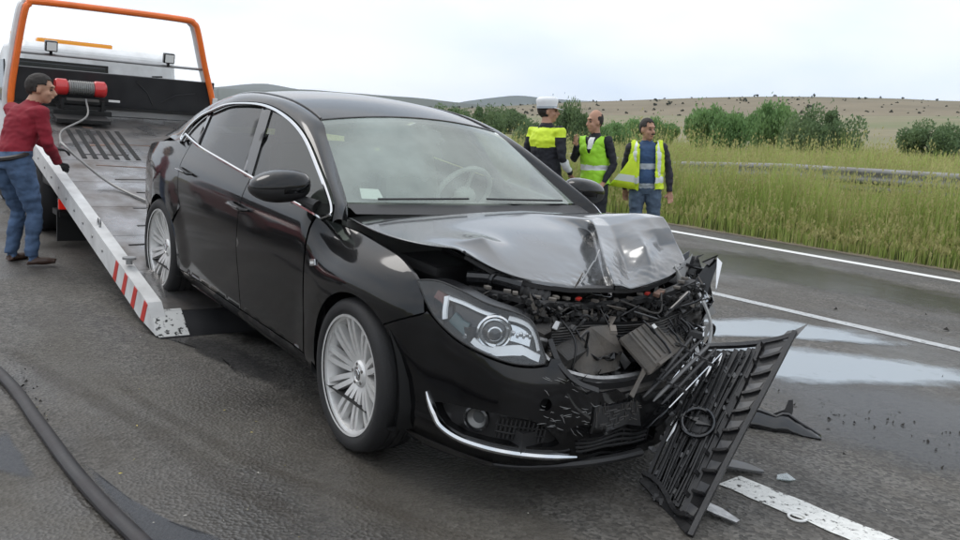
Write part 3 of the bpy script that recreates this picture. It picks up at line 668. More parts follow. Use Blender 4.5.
# ---------------------------------------------------------------- buckled hood: crease-controlled cage, subdivided
cols=[-.745,-.56,-.42,-.30,-.18,-.08,.04,.20,.36,.50,.62,.735]
H=[ # rows from cowl to front edge: (x,y,z) per column; column 6 is the diagonal fold, columns 7-11 the lifted left side
 [(-.385,-.745,.966),(-.36,-.56,.99),(-.335,-.40,1.003),(-.315,-.25,1.012),(-.30,-.10,1.018),(-.297,.05,1.02),(-.305,.22,1.02),(-.315,.36,1.014),(-.33,.48,1.006),(-.345,.58,.998),(-.36,.67,.988),(-.385,.735,.966)],
 [(-.13,-.745,.950),(-.11,-.57,.982),(-.10,-.41,.992),(-.10,-.25,1.000),(-.10,-.09,1.005),(-.10,.08,1.008),(-.12,.32,1.012),(-.12,.43,1.016),(-.12,.53,1.022),(-.10,.62,1.030),(-.10,.70,1.030),(-.12,.738,1.000)],
 [(.09,-.74,.955),(.10,-.58,.972),(.09,-.42,.972),(.08,-.26,.980),(.07,-.09,.986),(.05,.12,.988),(.027,.42,1.012),(.037,.50,1.027),(.077,.58,1.049),(.10,.66,1.066),(.12,.72,1.068),(.10,.742,1.030)],
 [(.235,-.69,.957),(.25,-.57,.965),(.245,-.43,.992),(.22,-.28,.950),(.20,-.11,.955),(.17,.14,.958),(.142,.34,.995),(.15,.44,1.012),(.183,.53,1.037),(.222,.63,1.066),(.258,.70,1.075),(.245,.73,1.035)],
 [(.325,-.63,.970),(.34,-.54,.945),(.345,-.43,.935),(.345,-.30,.915),(.33,-.12,.915),(.30,.10,.908),(.262,.25,.962),(.276,.36,.972),(.318,.45,1.012),(.338,.56,1.030),(.338,.67,1.034),(.325,.70,.995)],
 [(.355,-.615,.962),(.41,-.52,.912),(.44,-.43,.890),(.45,-.31,.880),(.45,-.17,.878),(.435,.0,.868),(.385,.155,.932),(.384,.30,.920),(.470,.355,.978),(.385,.55,.955),(.413,.64,.978),(.40,.67,.940)],
 [(.36,-.61,.957),(.445,-.495,.892),(.50,-.40,.868),(.54,-.31,.856),(.565,-.20,.846),(.57,-.08,.826),(.505,.065,.898),(.505,.215,.870),(.540,.325,.918),(.530,.43,.915),(.485,.61,.936),(.475,.635,.905)],
 [(.355,-.605,.945),(.445,-.485,.878),(.505,-.395,.855),(.548,-.31,.842),(.578,-.20,.832),(.60,-.09,.812),(.630,.0,.838),(.662,.09,.839),(.647,.22,.846),(.62,.38,.868),(.548,.58,.896),(.54,.60,.88)]]
H2=[]
for i,row in enumerate(H):
    k=[0,.15,.6,1,1,1,1,.9][i]; f=row[6]
    row[6]=(f[0]+.012*k,f[1]-.012*k,f[2]+.022*k); tuck=(f[0]-.03*k,f[1]+.040*k,f[2]-.055*k) if k>.5 else tuple((a+b)/2 for a,b in zip(row[5],row[6]))
    H2.append(row[:6]+[tuck]+row[6:])
H=H2; cols=list(range(13))
bm=bmesh.new(); cr_l=bm.edges.layers.float.new('crease_edge')
g=[[bm.verts.new(p) for p in row] for row in H]
for i in range(len(H)-1):
    for j in range(len(cols)-1): bm.faces.new((g[i][j],g[i][j+1],g[i+1][j+1],g[i+1][j]))
bm.edges.ensure_lookup_table()
def crease(a,b,w):
    e=bm.edges.get((g[a[0]][a[1]],g[b[0]][b[1]]))
    if e: e[cr_l]=w
for i in range(2,7):
    for j in range(7,12):
        crease((i,j),(i,j+1),.55); crease((i,j),(i+1,j),.55)
for i in range(2,7): crease((i,7),(i+1,7),.92); crease((i,11),(i+1,11),1.0); crease((i,6),(i+1,6),.8)
for i in range(3,7): crease((i,5),(i+1,5),.4)
for i in range(3,6): crease((i,2),(i+1,2),.75)
crease((3,1),(3,2),.55); crease((3,2),(3,3),.55); crease((4,8),(4,9),.8); crease((4,9),(4,10),.8); crease((5,9),(5,10),.9); crease((4,9),(5,9),.8); crease((5,9),(6,9),.7); crease((5,8),(5,9),.6); crease((6,9),(6,10),.7); crease((3,10),(4,10),.6)
for i in range(len(H)-1): crease((i,0),(i+1,0),1); crease((i,12),(i+1,12),1)
for j in range(len(cols)-1): crease((0,j),(0,j+1),1); crease((7,j),(7,j+1),1); crease((6,j),(6,j+1),.5)
me=bpy.data.meshes.new('hood'); bmesh.ops.recalc_face_normals(bm,faces=bm.faces); bm.to_mesh(me); bm.free()
hood=link('hood',me,'paint_hood_skylit',car)
if sum(p.normal.z for p in me.polygons)<0: me.flip_normals()
md=hood.modifiers.new('sub','SUBSURF'); md.levels=4; md.render_levels=4
tx=bpy.data.textures.new('dents','CLOUDS'); tx.noise_scale=.17; tx.noise_depth=2
vg=hood.vertex_groups.new(name='front')
for v in me.vertices:
    vg.add([v.index],(max(.06,min(1,(v.co.x-.05)/.35))*(1.0 if v.co.y>-.02 else .3)),'REPLACE')
md=hood.modifiers.new('d','DISPLACE'); md.texture=tx; md.strength=.010; md.mid_level=.5; md.vertex_group='front'; md.texture_coords='LOCAL'
tx2=bpy.data.textures.new('crinkle','CLOUDS'); tx2.noise_scale=.06; tx2.noise_depth=1; tx2.noise_type='HARD_NOISE'
vg2=hood.vertex_groups.new(name='folds')
for v in me.vertices:
    c=v.co; k=1 if (c.x>.5 and abs(c.y+.06)<.10) else (.35 if c.x>.5 else 0)
    vg2.add([v.index],k,'REPLACE')
md=hood.modifiers.new('d2','DISPLACE'); md.texture=tx2; md.strength=.016; md.mid_level=.5; md.vertex_group='folds'; md.texture_coords='LOCAL'
md=hood.modifiers.new('s','SOLIDIFY'); md.thickness=.006; md.offset=-1
# hood underside frame hanging from the torn edge
random.seed(3)
b=B()
b.sheet([(.33,-.58,.925),(.42,-.46,.855),(.50,-.34,.828),(.56,-.2,.815),(.595,-.05,.815),(.605,.1,.805),(.59,.25,.805),(.56,.40,.825),(.53,.52,.86)],.05,.02); b.build('hood_edge_frame','black_plastic',car)
# torn flap with bright bare metal at the fold
def shard(name,pts,m,th=.004,parent=None):
    pts=[Vector(p) for p in pts]; n=(pts[1]-pts[0]).cross(pts[2]-pts[0]).normalized()*th; k=len(pts)
    b=B(); b.add(pts+[p+n for p in pts],[tuple(range(k-1,-1,-1)),tuple(range(k,2*k))]+[(i,(i+1)%k,k+(i+1)%k,k+i) for i in range(k)]); return b.build(name,m,parent or car)
shard('torn_metal',[(.605,-.17,.850),(.600,-.125,.905),(.575,-.07,.945),(.565,-.085,.91),(.585,-.13,.865)],'bare_metal')
shard('torn_metal',[(.61,-.20,.842),(.62,-.185,.885),(.612,-.165,.905),(.605,-.175,.86)],'dusty_plastic')
shard('torn_metal',[(.55,-.045,.935),(.50,.02,.965),(.49,.035,.975),(.54,-.03,.95)],'bare_metal')
# ---------------------------------------------------------------- front bumper, right half still hanging on
bf=BF(-1)
a0=math.degrees(math.asin((.622-CC)/AR))
light=spline([(.354,.842),(.41,.853),(.473,.853),(.56,.838),(.663,.811),(.78,.790),(.868,.773),(.915,.750),(.945,.70),(.975,.640)],3)+spline([(.970,.622),(.924,.614),(.85,.612),(.777,.622),(.70,.638),(.621,.660),(.555,.690),(.499,.724),(.455,.760),(.40,.81)],3)
bump=spline([(.238,.632),(.34,.682),(.434,.724)],4)+[(.452,.742)]+spline([(.499,.712),(.555,.678),(.621,.648),(.70,.626),(.777,.610),(.85,.600),(.924,.602),(.985,.612)],3)+[(1.0,.640),(1.036,.640),(1.055,.605),(1.075,.59),(1.09,.552),(1.101,.547),(1.14,.530),(1.17,.505),(1.214,.512),(1.27,.498),(1.33,.508),(1.361,.492),(1.42,.50),(1.47,.478),(1.55,.49),(1.64,.455),(1.72,.475),(1.70,.42),(1.76,.40),(1.69,.36),(1.74,.30),(1.66,.27),(1.69,.22),(1.62,.19)]+[(1.535,.182),(1.35,.185),(1.2,.190),(.918,.190),(.72,.172),(.566,.155),(.40,.145)]+arc(ARX,AR,-29,a0,16)
fog=spline([(.530,.390),(.60,.402),(.736,.412),(.85,.412),(.934,.404),(.99,.385),(1.035,.345),(1.066,.312),(1.03,.296)],2)+[(.95,.294),(.79,.294),(.67,.292),(.59,.31),(.55,.35)]
low=[(1.145,.318),(1.2,.334),(1.4,.336),(1.585,.325),(1.60,.248),(1.45,.240),(1.25,.243),(1.165,.262)]
tow=[(.988+.024*math.cos(a*math.pi/8),.47+.024*math.sin(a*math.pi/8)) for a in range(16)]
def bdent(p):
    k=sstep(.80,.98,p.x)*sstep(-.55,-.2,p.y); q=noise.noise_vector(p*6)
    return p+Vector((-.05*k,0,-.02*k))+q*.035*k
panel('front_bumper',bump,bf,'paint_scraped',car,.026,holes=(fog,low,tow),hole_depth=.05,dent=bdent)
panel('fog_recess',[(p[0]*1.0,p[1]) for p in fog],BF(-1,-.045),'black_plastic',car,.03,flange=0)
panel('lower_intake',low,BF(-1,-.06),'dark_void',car,.04,flange=0,dent=bdent)
panel('tow_eye_plug',tow,BF(-1,-.05),'dark_void',car,.02,flange=0)
b=B()
for k in range(4):
    z=.258+.02*k; b.tube([bdent(Vector(bf(s/100,z,-.02))) for s in range(116,160,4)],.006,5)
for s in range(118,160,5): b.tube([bdent(Vector(bf(s/100,.247,-.025))),bdent(Vector(bf(s/100,.325,-.025)))],.004,5)
b.build('intake_grid','black_plastic',car)
b=B()
for k in range(12):
    s=.80+.018*k; b.tube([Vector(bf(s,.305,-.03)),Vector(bf(s+.012,.392-.006*max(0,k-7),-.03))],.005,5)
for z in (.33,.36): b.tube([Vector(bf(.80+.03*k,z,-.028)) for k in range(8)],.004,5)
b.build('fog_grille','black_plastic',car)
# fog lamp
p=Vector(bf(.714,.362,-.02)); x,y,nx,ny=plan(.714); R=Vector((nx,-ny,0)).to_track_quat('Y','Z').to_matrix()
b=B(); b.lathe([(.052,-.02),(.052,.0),(.044,.004),(.040,-.004)],24,'Y',p,R); b.build('fog_lamp_ring','black_gloss',car,True)
b=B(); b.lathe([(.040,-.006),(.03,.006),(.0,.012)],24,'Y',p,R); b.build('fog_lamp','lens_glass',car,True)
b=B(); b.lathe([(.040,-.012),(.02,-.03),(.0,-.034)],20,'Y',p,R); b.build('fog_lamp_reflector','brake_steel',car,True)
# chrome strip under the recess
cs=spline([(.492,.425),(.505,.395),(.530,.352),(.570,.302),(.660,.272),(.791,.266),(.949,.262),(1.06,.256),(1.148,.248)],5)
b=B(); n_=len(cs); b.tube([bf(s,z,.004) for s,z in cs],[.006+.011*min(1,i/10) if i<n_-6 else .017-.012*(i-n_+6)/6 for i in range(n_)],8,flat=.9,up=(0,0,1)); b.build('bumper_chrome_strip','chrome',car,True)
# lower lip
b=B(); b.tube([bf(.40+.06*k,.150+.045*min(1,max(0,(k-2)/8)),-.012) for k in range(20)],.020,8,flat=.9); b.build('bumper_lip','black_plastic',car,True)
lip=[(.34,.205),(.40,.148),(.60,.148),(.80,.170),(.80,.186),(.60,.188),(.42,.200)]
panel('air_deflector',lip,BF(-1,.012),'grey_plastic',car,.03)
# plate holder pad, scored plastic
pad=[(1.205,.355),(1.215,.452),(1.48,.448),(1.50,.350)]
panel('plate_holder',pad,BF(-1,.010),'black_plastic',car,.03,dent=bdent)
b=B()
random.seed(5)
for k in range(60):
    s=1.22+random.random()*.25; z=.365+random.random()*.075; v_=random.random()<.5; l=.012+random.random()*.025
    a=bdent(Vector(bf(s,z,.012))); c=bdent(Vector(bf(s+(0 if v_ else l),z+(l if v_ else 0),.012))); b.tube([a,c],.0025,4)
b.build('holder_ribs','grey_plastic',car)['kind']='stuff'
# paint scratches / splits on the bumper skin as thin raised burrs
mat('scratch',(.26,.26,.255),.6)
random.seed(11)
b=B()
for k in range(46):
    s0=random.uniform(.96,1.22); z0=random.uniform(.36,.47) if k<34 else random.uniform(.5,.58); an=random.gauss(-.25,.35); l=random.uniform(.008,.05)
    pts=[bdent(Vector(bf(s0+l*math.cos(an)*t/3+random.uniform(-.002,.002),z0+l*math.sin(an)*t/3+random.uniform(-.002,.002),.0004))) for t in range(4)]
    b.tube(pts,[.0004,.0011,.0009,.0004],4)
b.build('scrape_marks','scratch',car)['kind']='stuff'
# ---------------------------------------------------------------- headlight
hl=BF(-1)
panel('headlight_lens',light,BF(-1,.002),'lens_glass',car,.03,flange=.012)
cx=sum(p[0] for p in light)/len(light); cz=sum(p[1] for p in light)/len(light)
ins=[(cx+(p[0]-cx)*.97,cz+(p[1]-cz)*.94) for p in light]
panel('headlight_housing',light,BF(-1,-.075),'lamp_black',car,.035,flange=0)
b=B(); L1=resample(light,.03)
V=[hl(p[0],p[1],-.006) for p in L1]+[hl(p[0],p[1],-.075) for p in L1]; k=len(L1); b.add(V,[(i,(i+1)%k,k+(i+1)%k,k+i) for i in range(k)]); b.build('headlight_rim','lamp_black',car,True)
b=B(); b.tube([hl(p[0],p[1],.001) for p in resample(light,.02)],.0042,6,closed=True); b.build('headlight_seal','black_plastic',car,True)
def aim(s): 
    x,y,nx,ny=plan(s); return Vector((max(nx,.75),-ny*.55,.02)).normalized().to_track_quat('Y','Z').to_matrix()
p=Vector(hl(.735,.703,-.038)); R=aim(.735)
b=B(); b.lathe([(.066,-.03),(.070,.006),(.064,.014),(.058,.010),(.052,-.006),(.047,-.004)],32,'Y',p,R); b.build('projector_ring','chrome',car,True)
b=B(); b.lathe([(.047,-.010),(.044,.010),(.030,.024),(.014,.031),(.0,.033)],28,'Y',p,R); b.build('projector_lens','black_gloss',car,True)
b=B(); b.lathe([(.034,.018),(.027,.027),(.024,.028)],28,'Y',p,R); b.build('projector_edge','chrome',car,True)
def strip(name,pts,w,m,off=-.03,tk=.012):
    b=B(); n=len(pts)
    for i,(s,z) in enumerate(pts): pass
    ws=w if isinstance(w,list) else [w]*n
    V=[];F=[]
    for i,(s,z) in enumerate(pts):
        s2,z2=pts[min(i+1,n-1)]; s1,z1=pts[max(i-1,0)]; tx_,tz_=s2-s1,z2-z1; l=math.hypot(tx_,tz_) or 1; ox,oz=-tz_/l*ws[i]/2,tx_/l*ws[i]/2
        V+=[hl(s-ox,z-oz,off),hl(s+ox,z+oz,off),hl(s+ox,z+oz,off-tk),hl(s-ox,z-oz,off-tk)]
    for i in range(n-1):
        a=i*4
        for q in range(4): F.append((a+q,a+(q+1)%4,a+4+(q+1)%4,a+4+q))
    F+=[(3,2,1,0),(4*n-4,4*n-3,4*n-2,4*n-1)]
    b.add(V,F); return b.build(name,m,car,True)
strip('daylight_wing',spline([(.655,.665),(.70,.645),(.76,.640),(.83,.650),(.88,.652),(.92,.640),(.952,.632)],4),[.02]*8+[.034]*8+[.026]*9,'lamp_white',-.022)
strip('daylight_wing',spline([(.520,.722),(.512,.752),(.505,.786),(.498,.806)],4),.016,'lamp_white',-.022)
strip('light_guide',spline([(.505,.800),(.58,.790),(.66,.772),(.745,.760)],4),.010,'lamp_white',-.026)
strip('light_guide',spline([(.79,.760),(.85,.752),(.90,.735),(.93,.70),(.945,.66)],4),.014,'white_metal',-.018)
strip('reflector_bowl',spline([(.60,.66),(.66,.645),(.75,.640)],4),.035,'chrome',-.05)
strip('reflector_bowl',spline([(.80,.705),(.85,.700),(.91,.690)],4),.055,'chrome',-.05)
b=B()
for k in range(6): b.ell(hl(.845+.015*k,.700+.006*(k%2),-.040),(.007,.007,.009),8,6)
b.build('indicator_bulbs','chrome',car,True)
b=B()
for k in range(3): b.ell(hl(.795+.014*k,.722-.006*k,-.034),(.009,.008,.006),8,6)
b.build('lamp_detail','white_metal',car,True)
mat('amber_dark',(.10,.02,.01),.2); strip('amber_marker',[(.43,.800),(.47,.79),(.50,.775)],.03,'amber_dark',-.05)
mat('teal_glint',(.06,.10,.105),.2); strip('teal_reflection',[(.53,.725),(.57,.70),(.61,.69)],.05,'teal_glint',-.055)  # teal strip paints a reflection in the lamp, not a housing part
# ---------------------------------------------------------------- wheels
def make_wheel():
    wroot=bpy.data.objects.new('wheel',None); COL.objects.link(wroot); wroot.parent=car
    b=B(); b.lathe([(.262,-.095),(.275,-.108),(.300,-.113),(.322,-.106),(.334,-.090),(.3385,-.06),(.339,-.046),(.333,-.044),(.333,-.038),(.339,-.036),(.3395,-.004),(.333,-.002),(.333,.004),(.3395,.006),(.339,.036),(.333,.038),(.333,.044),(.339,.046),(.3385,.06),(.334,.090),(.322,.106),(.300,.113),(.275,.108),(.255,.095)],72,'Y'); b.build('tyre','rubber',wroot,True,40)
    b=B(); b.lathe([(.256,-.104),(.266,-.106),(.268,-.098),(.256,-.092),(.246,-.088),(.236,-.05),(.226,.02),(.232,.09),(.26,.098)],56,'Y')
    for k in range(10):
        a0_=2*math.pi*k/10
        for q in (-1,1):
            pts=[];ws=[]
            for t in range(6):
                u=t/5; r=.052+(.246-.052)*u; an=a0_+q*(.155-.062*u); h=-.040-.030*math.sin(u*1.5)-.014*u
                pts.append(Vector((r*math.cos(an),h,r*math.sin(an)))); ws.append(.024-.002*u)
            # a spoke with a flat machined face
            V=[];F=[]
            for i,p_ in enumerate(pts):
                tv=(pts[min(i+1,5)]-pts[max(i-1,0)]).normalized(); sd_=tv.cross(Vector((0,1,0))).normalized(); wv=ws[i]/2
                V+=[p_+sd_*wv+Vector((0,.0,0)),p_-sd_*wv,p_-sd_*wv*1.15+Vector((0,.03,0)),p_+sd_*wv*1.15+Vector((0,.03,0))]
            for i in range(5):
                for c in range(4): F.append((i*4+c,i*4+(c+1)%4,i*4+4+(c+1)%4,i*4+4+c))
            b.add(V,F)
    b.lathe([(.060,-.030),(.060,-.046),(.050,-.055),(.034,-.058),(.032,-.052)],32,'Y'); o=b.build('rim','alloy',wroot,True,30); fixn(o)
    b=B(); b.lathe([(.0,-.058),(.024,-.057),(.032,-.053),(.033,-.045)],24,'Y'); b.lathe([(.016,-.060),(.019,-.061),(.021,-.059)],20,'Y'); b.build('hub_cap','chrome',wroot,True)
    b=B()
    for k in range(5):
        a=2*math.pi*(k+.5)/5; b.lathe([(.0,-.05),(.008,-.05),(.008,-.03)],6,'Y',(.045*math.cos(a),-.008,.045*math.sin(a)))
    b.build('lug_bolts','brake_steel',wroot)['kind']='stuff'
    b=B(); b.lathe([(.07,.01),(.165,.01),(.168,.02),(.165,.03),(.07,.03)],40,'Y'); b.lathe([(.0,-.01),(.085,-.01),(.088,.03)],24,'Y'); b.box((.12,.02,.09),(.09,.07,.15),(0,-.7,0),bev=.015); b.build('brake_disc','brake_steel',wroot,True)
    return wroot
wh=make_wheel()
def place_wheel(o,x,y,steer,flip,spin=0): 
    o.location=(x,y,CC+.003); o.rotation_euler=(0,spin,steer+(math.pi if flip else 0))
place_wheel(wh,0,-.795,-.042,False,.1)
for (x,y,st,fl,sp) in ((-2.737,-.795,0,False,.25),(0,.76,-.1,True,.3),(-2.737,.795,0,True,.6)):
    c=copy_tree(wh,car); place_wheel(c,x,y,st,fl,sp)
# ---------------------------------------------------------------- wrecked engine bay (car frame)
random.seed(21)
mat('shroud_plastic',(.055,.050,.044),.6,var=.3,vscale=12,bump=.35,bscale=50,dirt=((.17,.145,.12),.55,10))
def rb(): return random.uniform(-1,1)
# side wall and black box under the gap by the right fender
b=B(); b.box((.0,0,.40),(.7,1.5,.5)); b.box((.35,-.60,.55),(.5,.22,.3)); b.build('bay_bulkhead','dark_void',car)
def inner(u,v):
    s=-.38+.85*u; p=Vector(BP(s,.90-.03*u,-1)); return (p.x+.0,p.y+.05+.10*v,p.z-.02-.12*v)
patch('fender_rail',inner,12,4,'black_plastic',car)
b=B(); b.box((.05,-.52,.72),(.30,.26,.28),(0,.05,.1),.9,.02); b.build('battery_box','black_plastic',car)
b=B(); b.box((.12,-.26,.74),(.42,.34,.22),(0,.06,0),.92,.03)
for k in range(6): b.box((.12,-.40+.056*k,.858),(.40,.016,.02),(0,.06,0),bev=.004)
b.build('engine_cover','black_plastic',car)
b=B(); b.box((.10,.28,.70),(.46,.50,.22),(0,.05,.1),.92,.03); b.build('engine_block','grey_plastic',car)
# ribbed intake hose
b=B(); pts=spline([(.30,-.50,.80),(.38,-.44,.82),(.46,-.36,.80),(.52,-.27,.77)],8); b.tube(pts,[.052+.007*(i%2) for i in range(len(pts))],14); b.build('intake_hose','black_plastic',car,True)
b=B(); b.tube(spline([(.34,-.56,.84),(.42,-.48,.845),(.50,-.40,.83)],5),.03,10); b.lathe([(.036,0),(.04,.012),(.036,.024)],16,'X',(.42,-.48,.845)); b.build('hose_clamp_pipe','lamp_black',car,True)
# slam panel (upper radiator carrier), bent in a V, full of holes
path=spline([(.40,-.60,.80),(.52,-.50,.795),(.585,-.40,.775),(.60,-.28,.765),(.585,-.14,.745),(.575,0,.735),(.60,.14,.745),(.65,.28,.78),(.67,.40,.815),(.655,.50,.835)],4)
b=B(); b.sheet(path,.045,.02); b.build('radiator_carrier','black_plastic',car)
for m_,n_ in (('grey_plastic',150),('black_plastic',190),('dusty_plastic',60)):
    b=B()
    for k in range(n_):
        i=random.randrange(len(path)-1); p=Vector(path[i]).lerp(Vector(path[i+1]),random.random())+Vector((.03+.035*rb(),.0,-.01-.11*random.random()**1.3))
        t_=random.random()
        if t_<.45: b.box(p,(.006+.012*random.random(),.012+.03*random.random(),.008+.022*random.random()),(rb()*.5,rb()*.5,rb()*.6))
        elif t_<.75: b.box(p,(.004,.020+.03*random.random(),.006+.03*random.random()),(rb()*.5,rb()*.9,rb()*.4))
        else: b.tube([p,p+Vector((.03*rb(),.05*rb(),.03*rb())),p+Vector((.05*rb(),.07*rb(),.05*rb()))],.0035,5)
    b.build('carrier_ribs',m_,car)['kind']='stuff'
b=B()
for i in range(0,len(path)-1):
    for k in range(2):
        p=Vector(path[i])+Vector((.052+.012*rb(),.03*rb(),.01-.05*k+.012*rb())); b.box(p,(.02,.014+.012*random.random(),.012+.01*random.random()),(rb()*.3,rb()*.3,rb()*.5))
b.build('carrier_recesses','dark_void',car)['kind']='stuff'
b=B()
for i in range(2,len(path)-2,2):
    p=Vector(path[i])+Vector((.03*rb(),.02*rb(),.034)); b.box(p,(.03,.022,.012),(0,0,rb()),bev=.003)
b.build('carrier_clips','dusty_plastic',car)['kind']='stuff'
for (y,x,z) in ((-.16,.60,.80),(.22,.64,.81)):
    b=B(); b.box((x,y,z-.01),(.018,.030,.010),(.1,.1,.4),bev=.003); b.build('red_connector','red_plastic',car)
# brown dusty piece next to the red connector
b=B(); b.box((.665,.27,.805),(.03,.07,.018),(.2,.1,.3),bev=.005); mat('rust_plastic',(.15,.085,.06),.7,var=.3,vscale=20); b.build('sensor_bracket','rust_plastic',car)
# radiator pack, dark, pushed back
b=B(); b.box((.52,-.02,.52),(.05,1.05,.42),(0,-.08,0)); 
for k in range(22): b.box((.548,-.02,.33+.019*k),(.012,1.0,.007),(0,-.08,0))
b.build('radiator','black_plastic',car)
# splayed air shroud (dusty grey-brown): a big tilted box with straps, and a folded tent beside it
R=Matrix.Rotation(math.radians(24),3,'Z')@Matrix.Rotation(math.radians(38),3,'Y')
b=B(); b.box((.79,.14,.625),(.19,.46,.055),R,.94,.012)
for k in range(7): b.box(Vector((.79,.14,.625))+R@Vector((-.01,-.19+.063*k,.029)),(.15,.012,.010),R,1,.003)
b.box(Vector((.79,.14,.625))+R@Vector((.085,.0,.030)),(.014,.42,.016),R,1,.003)
b.build('air_shroud','shroud_plastic',car)
b=B(); b.box((.835,.150,.568),(.04,.42,.05),R,.96,.010); b.build('shroud_lip','grey_plastic',car)
for dy in (.02,.19):
    c=Vector((.79,.14,.625)); b=B(); pts=[c+R@Vector(q) for q in ((-.10,dy-.06,.04),(-.04,dy-.06,.044),(.03,dy-.05,.042),(.092,dy-.045,.03),(.10,dy-.04,-.03))]; b.tube(pts,.0055,6); b.box(pts[1],(.03,.012,.012),R); b.build('strap','lamp_black',car)
b=B(); c=Vector((.79,.14,.625))+R@Vector((.10,.16,-.075)); b.box(c,(.006,.055,.05),R); b.build('label','white_plastic',car)
b=B(); c=Vector((.79,.14,.625))+R@Vector((-.055,.02,.0385)); b.box(c,(.02,.035,.004),R); b.build('clip','white_plastic',car)
b=B()
V=[(.66,-.36,.60),(.72,-.20,.70),(.79,-.06,.60),(.82,-.29,.53),(.80,-.10,.53),(.70,-.06,.69)]
b.add([V[0],V[1],V[3],V[4],V[5],V[2]],[(0,1,2),(1,3,2),(1,4,5),(1,5,3)])
o=b.build('split_duct','shroud_plastic',car); o.modifiers.new('s','SOLIDIFY').thickness=.012
b=B(); b.box((.72,-.30,.60),(.12,.22,.10),(.2,.5,.3),.8,.015); b.box((.66,-.40,.66),(.10,.14,.10),(.1,.2,.3),.8,.015); b.build('duct_box','grey_plastic',car)
# bumper beam foam: curved bands
for (z,x0,w_,m_) in ((.495,.865,.045,'black_plastic'),(.455,.885,.030,'grey_plastic'),(.415,.88,.04,'black_plastic')):
    b=B(); pts=spline([(x0-.20,-.50,z+.10),(x0-.09,-.42,z+.045),(x0-.02,-.30,z+.01),(x0,-.14,z),(x0+.005,.03,z+.01),(x0-.03,.20,z+.005),(x0-.12,.38,z-.02)],5); b.sheet(pts,w_,.035,up=(.3,0,1)); b.build('bumper_beam','%s'%m_,car)
b=B(); pts=spline([(.70,-.49,.66),(.79,-.43,.58),(.85,-.31,.54),(.88,-.17,.53),(.885,.0,.535)],6); b.sheet(pts,.018,.012,up=(.5,0,1)); b.build('beam_edge','bare_metal',car)
b=B(); b.sheet([(.945,-.145,.475),(.925,-.09,.525),(.91,-.045,.565)],[.022,.016,.022],.006,up=(1,-.4,.2)); b.build('bent_bracket','dusty_plastic',car)
b=B(); b.box((.80,0,.40),(.05,1.1,.12)); b.box((.78,.0,.30),(.12,1.2,.1)); b.build('crash_beam','black_plastic',car)
# diagonal trim beside headlight, tearing along the bumper top
b=B(); b.sheet(spline([BP(1.0,.70,-1,-.02),BP(1.03,.63,-1,-.01),BP(1.07,.585,-1,-.0),BP(1.12,.55,-1,.004),BP(1.2,.522,-1,.004)],4),.02,.006,up=(.6,-.4,.7)); b.build('torn_edge','black_plastic',car)
# random clutter: brackets, pipes, wires, boxes
for k in range(90):
    x=.50+.32*random.random(); y=-.52+1.06*random.random(); z=.44+.32*random.random()
    if x>.66 and z>.62 and -.1<y<.38: continue
    b=B(); b.box((x,y,z),(.012+.05*random.random()**2,.02+.07*random.random()**2,.01+.05*random.random()**2),(rb()*.6,rb()*.6,rb()),.85,.004)
    b.build('bracket',random.choice(['grey_plastic','black_plastic','black_plastic','lamp_black','dusty_plastic','bare_metal']),car)
for k in range(40):
    p=Vector((.52+.25*random.random(),-.5+.95*random.random(),.45+.35*random.random())); q=p+Vector((.10*rb(),.22*rb(),.10*rb())); m1=(p+q)/2+Vector((.10*random.random(),.08*rb(),.08*rb()))
    b=B(); b.tube(spline([p,m1,q],6),.003+.006*random.random(),6); b.build('wire',random.choice(['lamp_black','black_plastic','lamp_black','grey_plastic']),car,True)
# left corner: smashed lamp, silver shards, hanging loops
for k in range(48):
    c=Vector((.45+.22*random.random(),.50+.20*random.random(),.48+.40*random.random())); 
    pts=[c+Vector((.05*rb(),.06*rb(),.10*rb())) for _ in range(4)]
    shard('lamp_shard',pts,random.choice(['white_metal','chrome','chrome','white_metal','lamp_black','black_plastic','white_plastic','black_gloss','grey_plastic']),.004)
for (a,b_,c) in (((.56,.56,.90),(.58,.72,.84),(.56,.72,.62)),((.55,.58,.86),(.60,.70,.72),(.60,.66,.52)),((.60,.60,.62),(.64,.74,.60),(.62,.70,.46)),((.5,.60,.9),(.50,.74,.86),(.44,.76,.70))):
    b=B(); b.tube(spline([a,b_,c],8),.008,8); b.build('hanging_cable','lamp_black',car,True)
b=B(); b.tube(spline([(.58,.56,.84),(.66,.60,.74),(.68,.66,.62),(.70,.64,.50)],6),[.02]*19,6,flat=.4); b.build('lamp_frame','white_metal',car,True)
b=B(); b.ell((.60,.62,.70),(.05,.06,.06),12,8); b.build('lamp_bowl','chrome',car,True)
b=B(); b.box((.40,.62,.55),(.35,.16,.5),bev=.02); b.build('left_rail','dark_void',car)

# thin torn skins, cable looms and splinters filling the hole
random.seed(77)
for k in range(70):
    c=Vector((random.uniform(.58,.86),random.uniform(-.46,.50),random.uniform(.42,.78)))
    if c.x>.70 and c.z>.62: c.z-=.15
    a_=Vector((rb(),rb(),rb())).normalized()*random.uniform(.02,.07); e_=a_.orthogonal().normalized()*random.uniform(.008,.03)
    shard('splinter',[c-a_,c+e_*random.random(),c+a_,c+a_*.3-e_],random.choice(['black_plastic','lamp_black','grey_plastic','black_gloss','black_plastic','dusty_plastic','bare_metal']),.003)
for k in range(26):
    y=random.uniform(-.45,.45); p=Vector((.62+.06*rb(),y,.72+.05*rb())); q=Vector((.74+.08*rb(),y+.15*rb(),.48+.08*rb()))
    b=B(); b.tube(spline([p,p.lerp(q,.4)+Vector((.07,.05*rb(),.02)),q],6),random.choice((.0025,.003,.0045,.007)),6); b.build('wire','lamp_black',car,True)

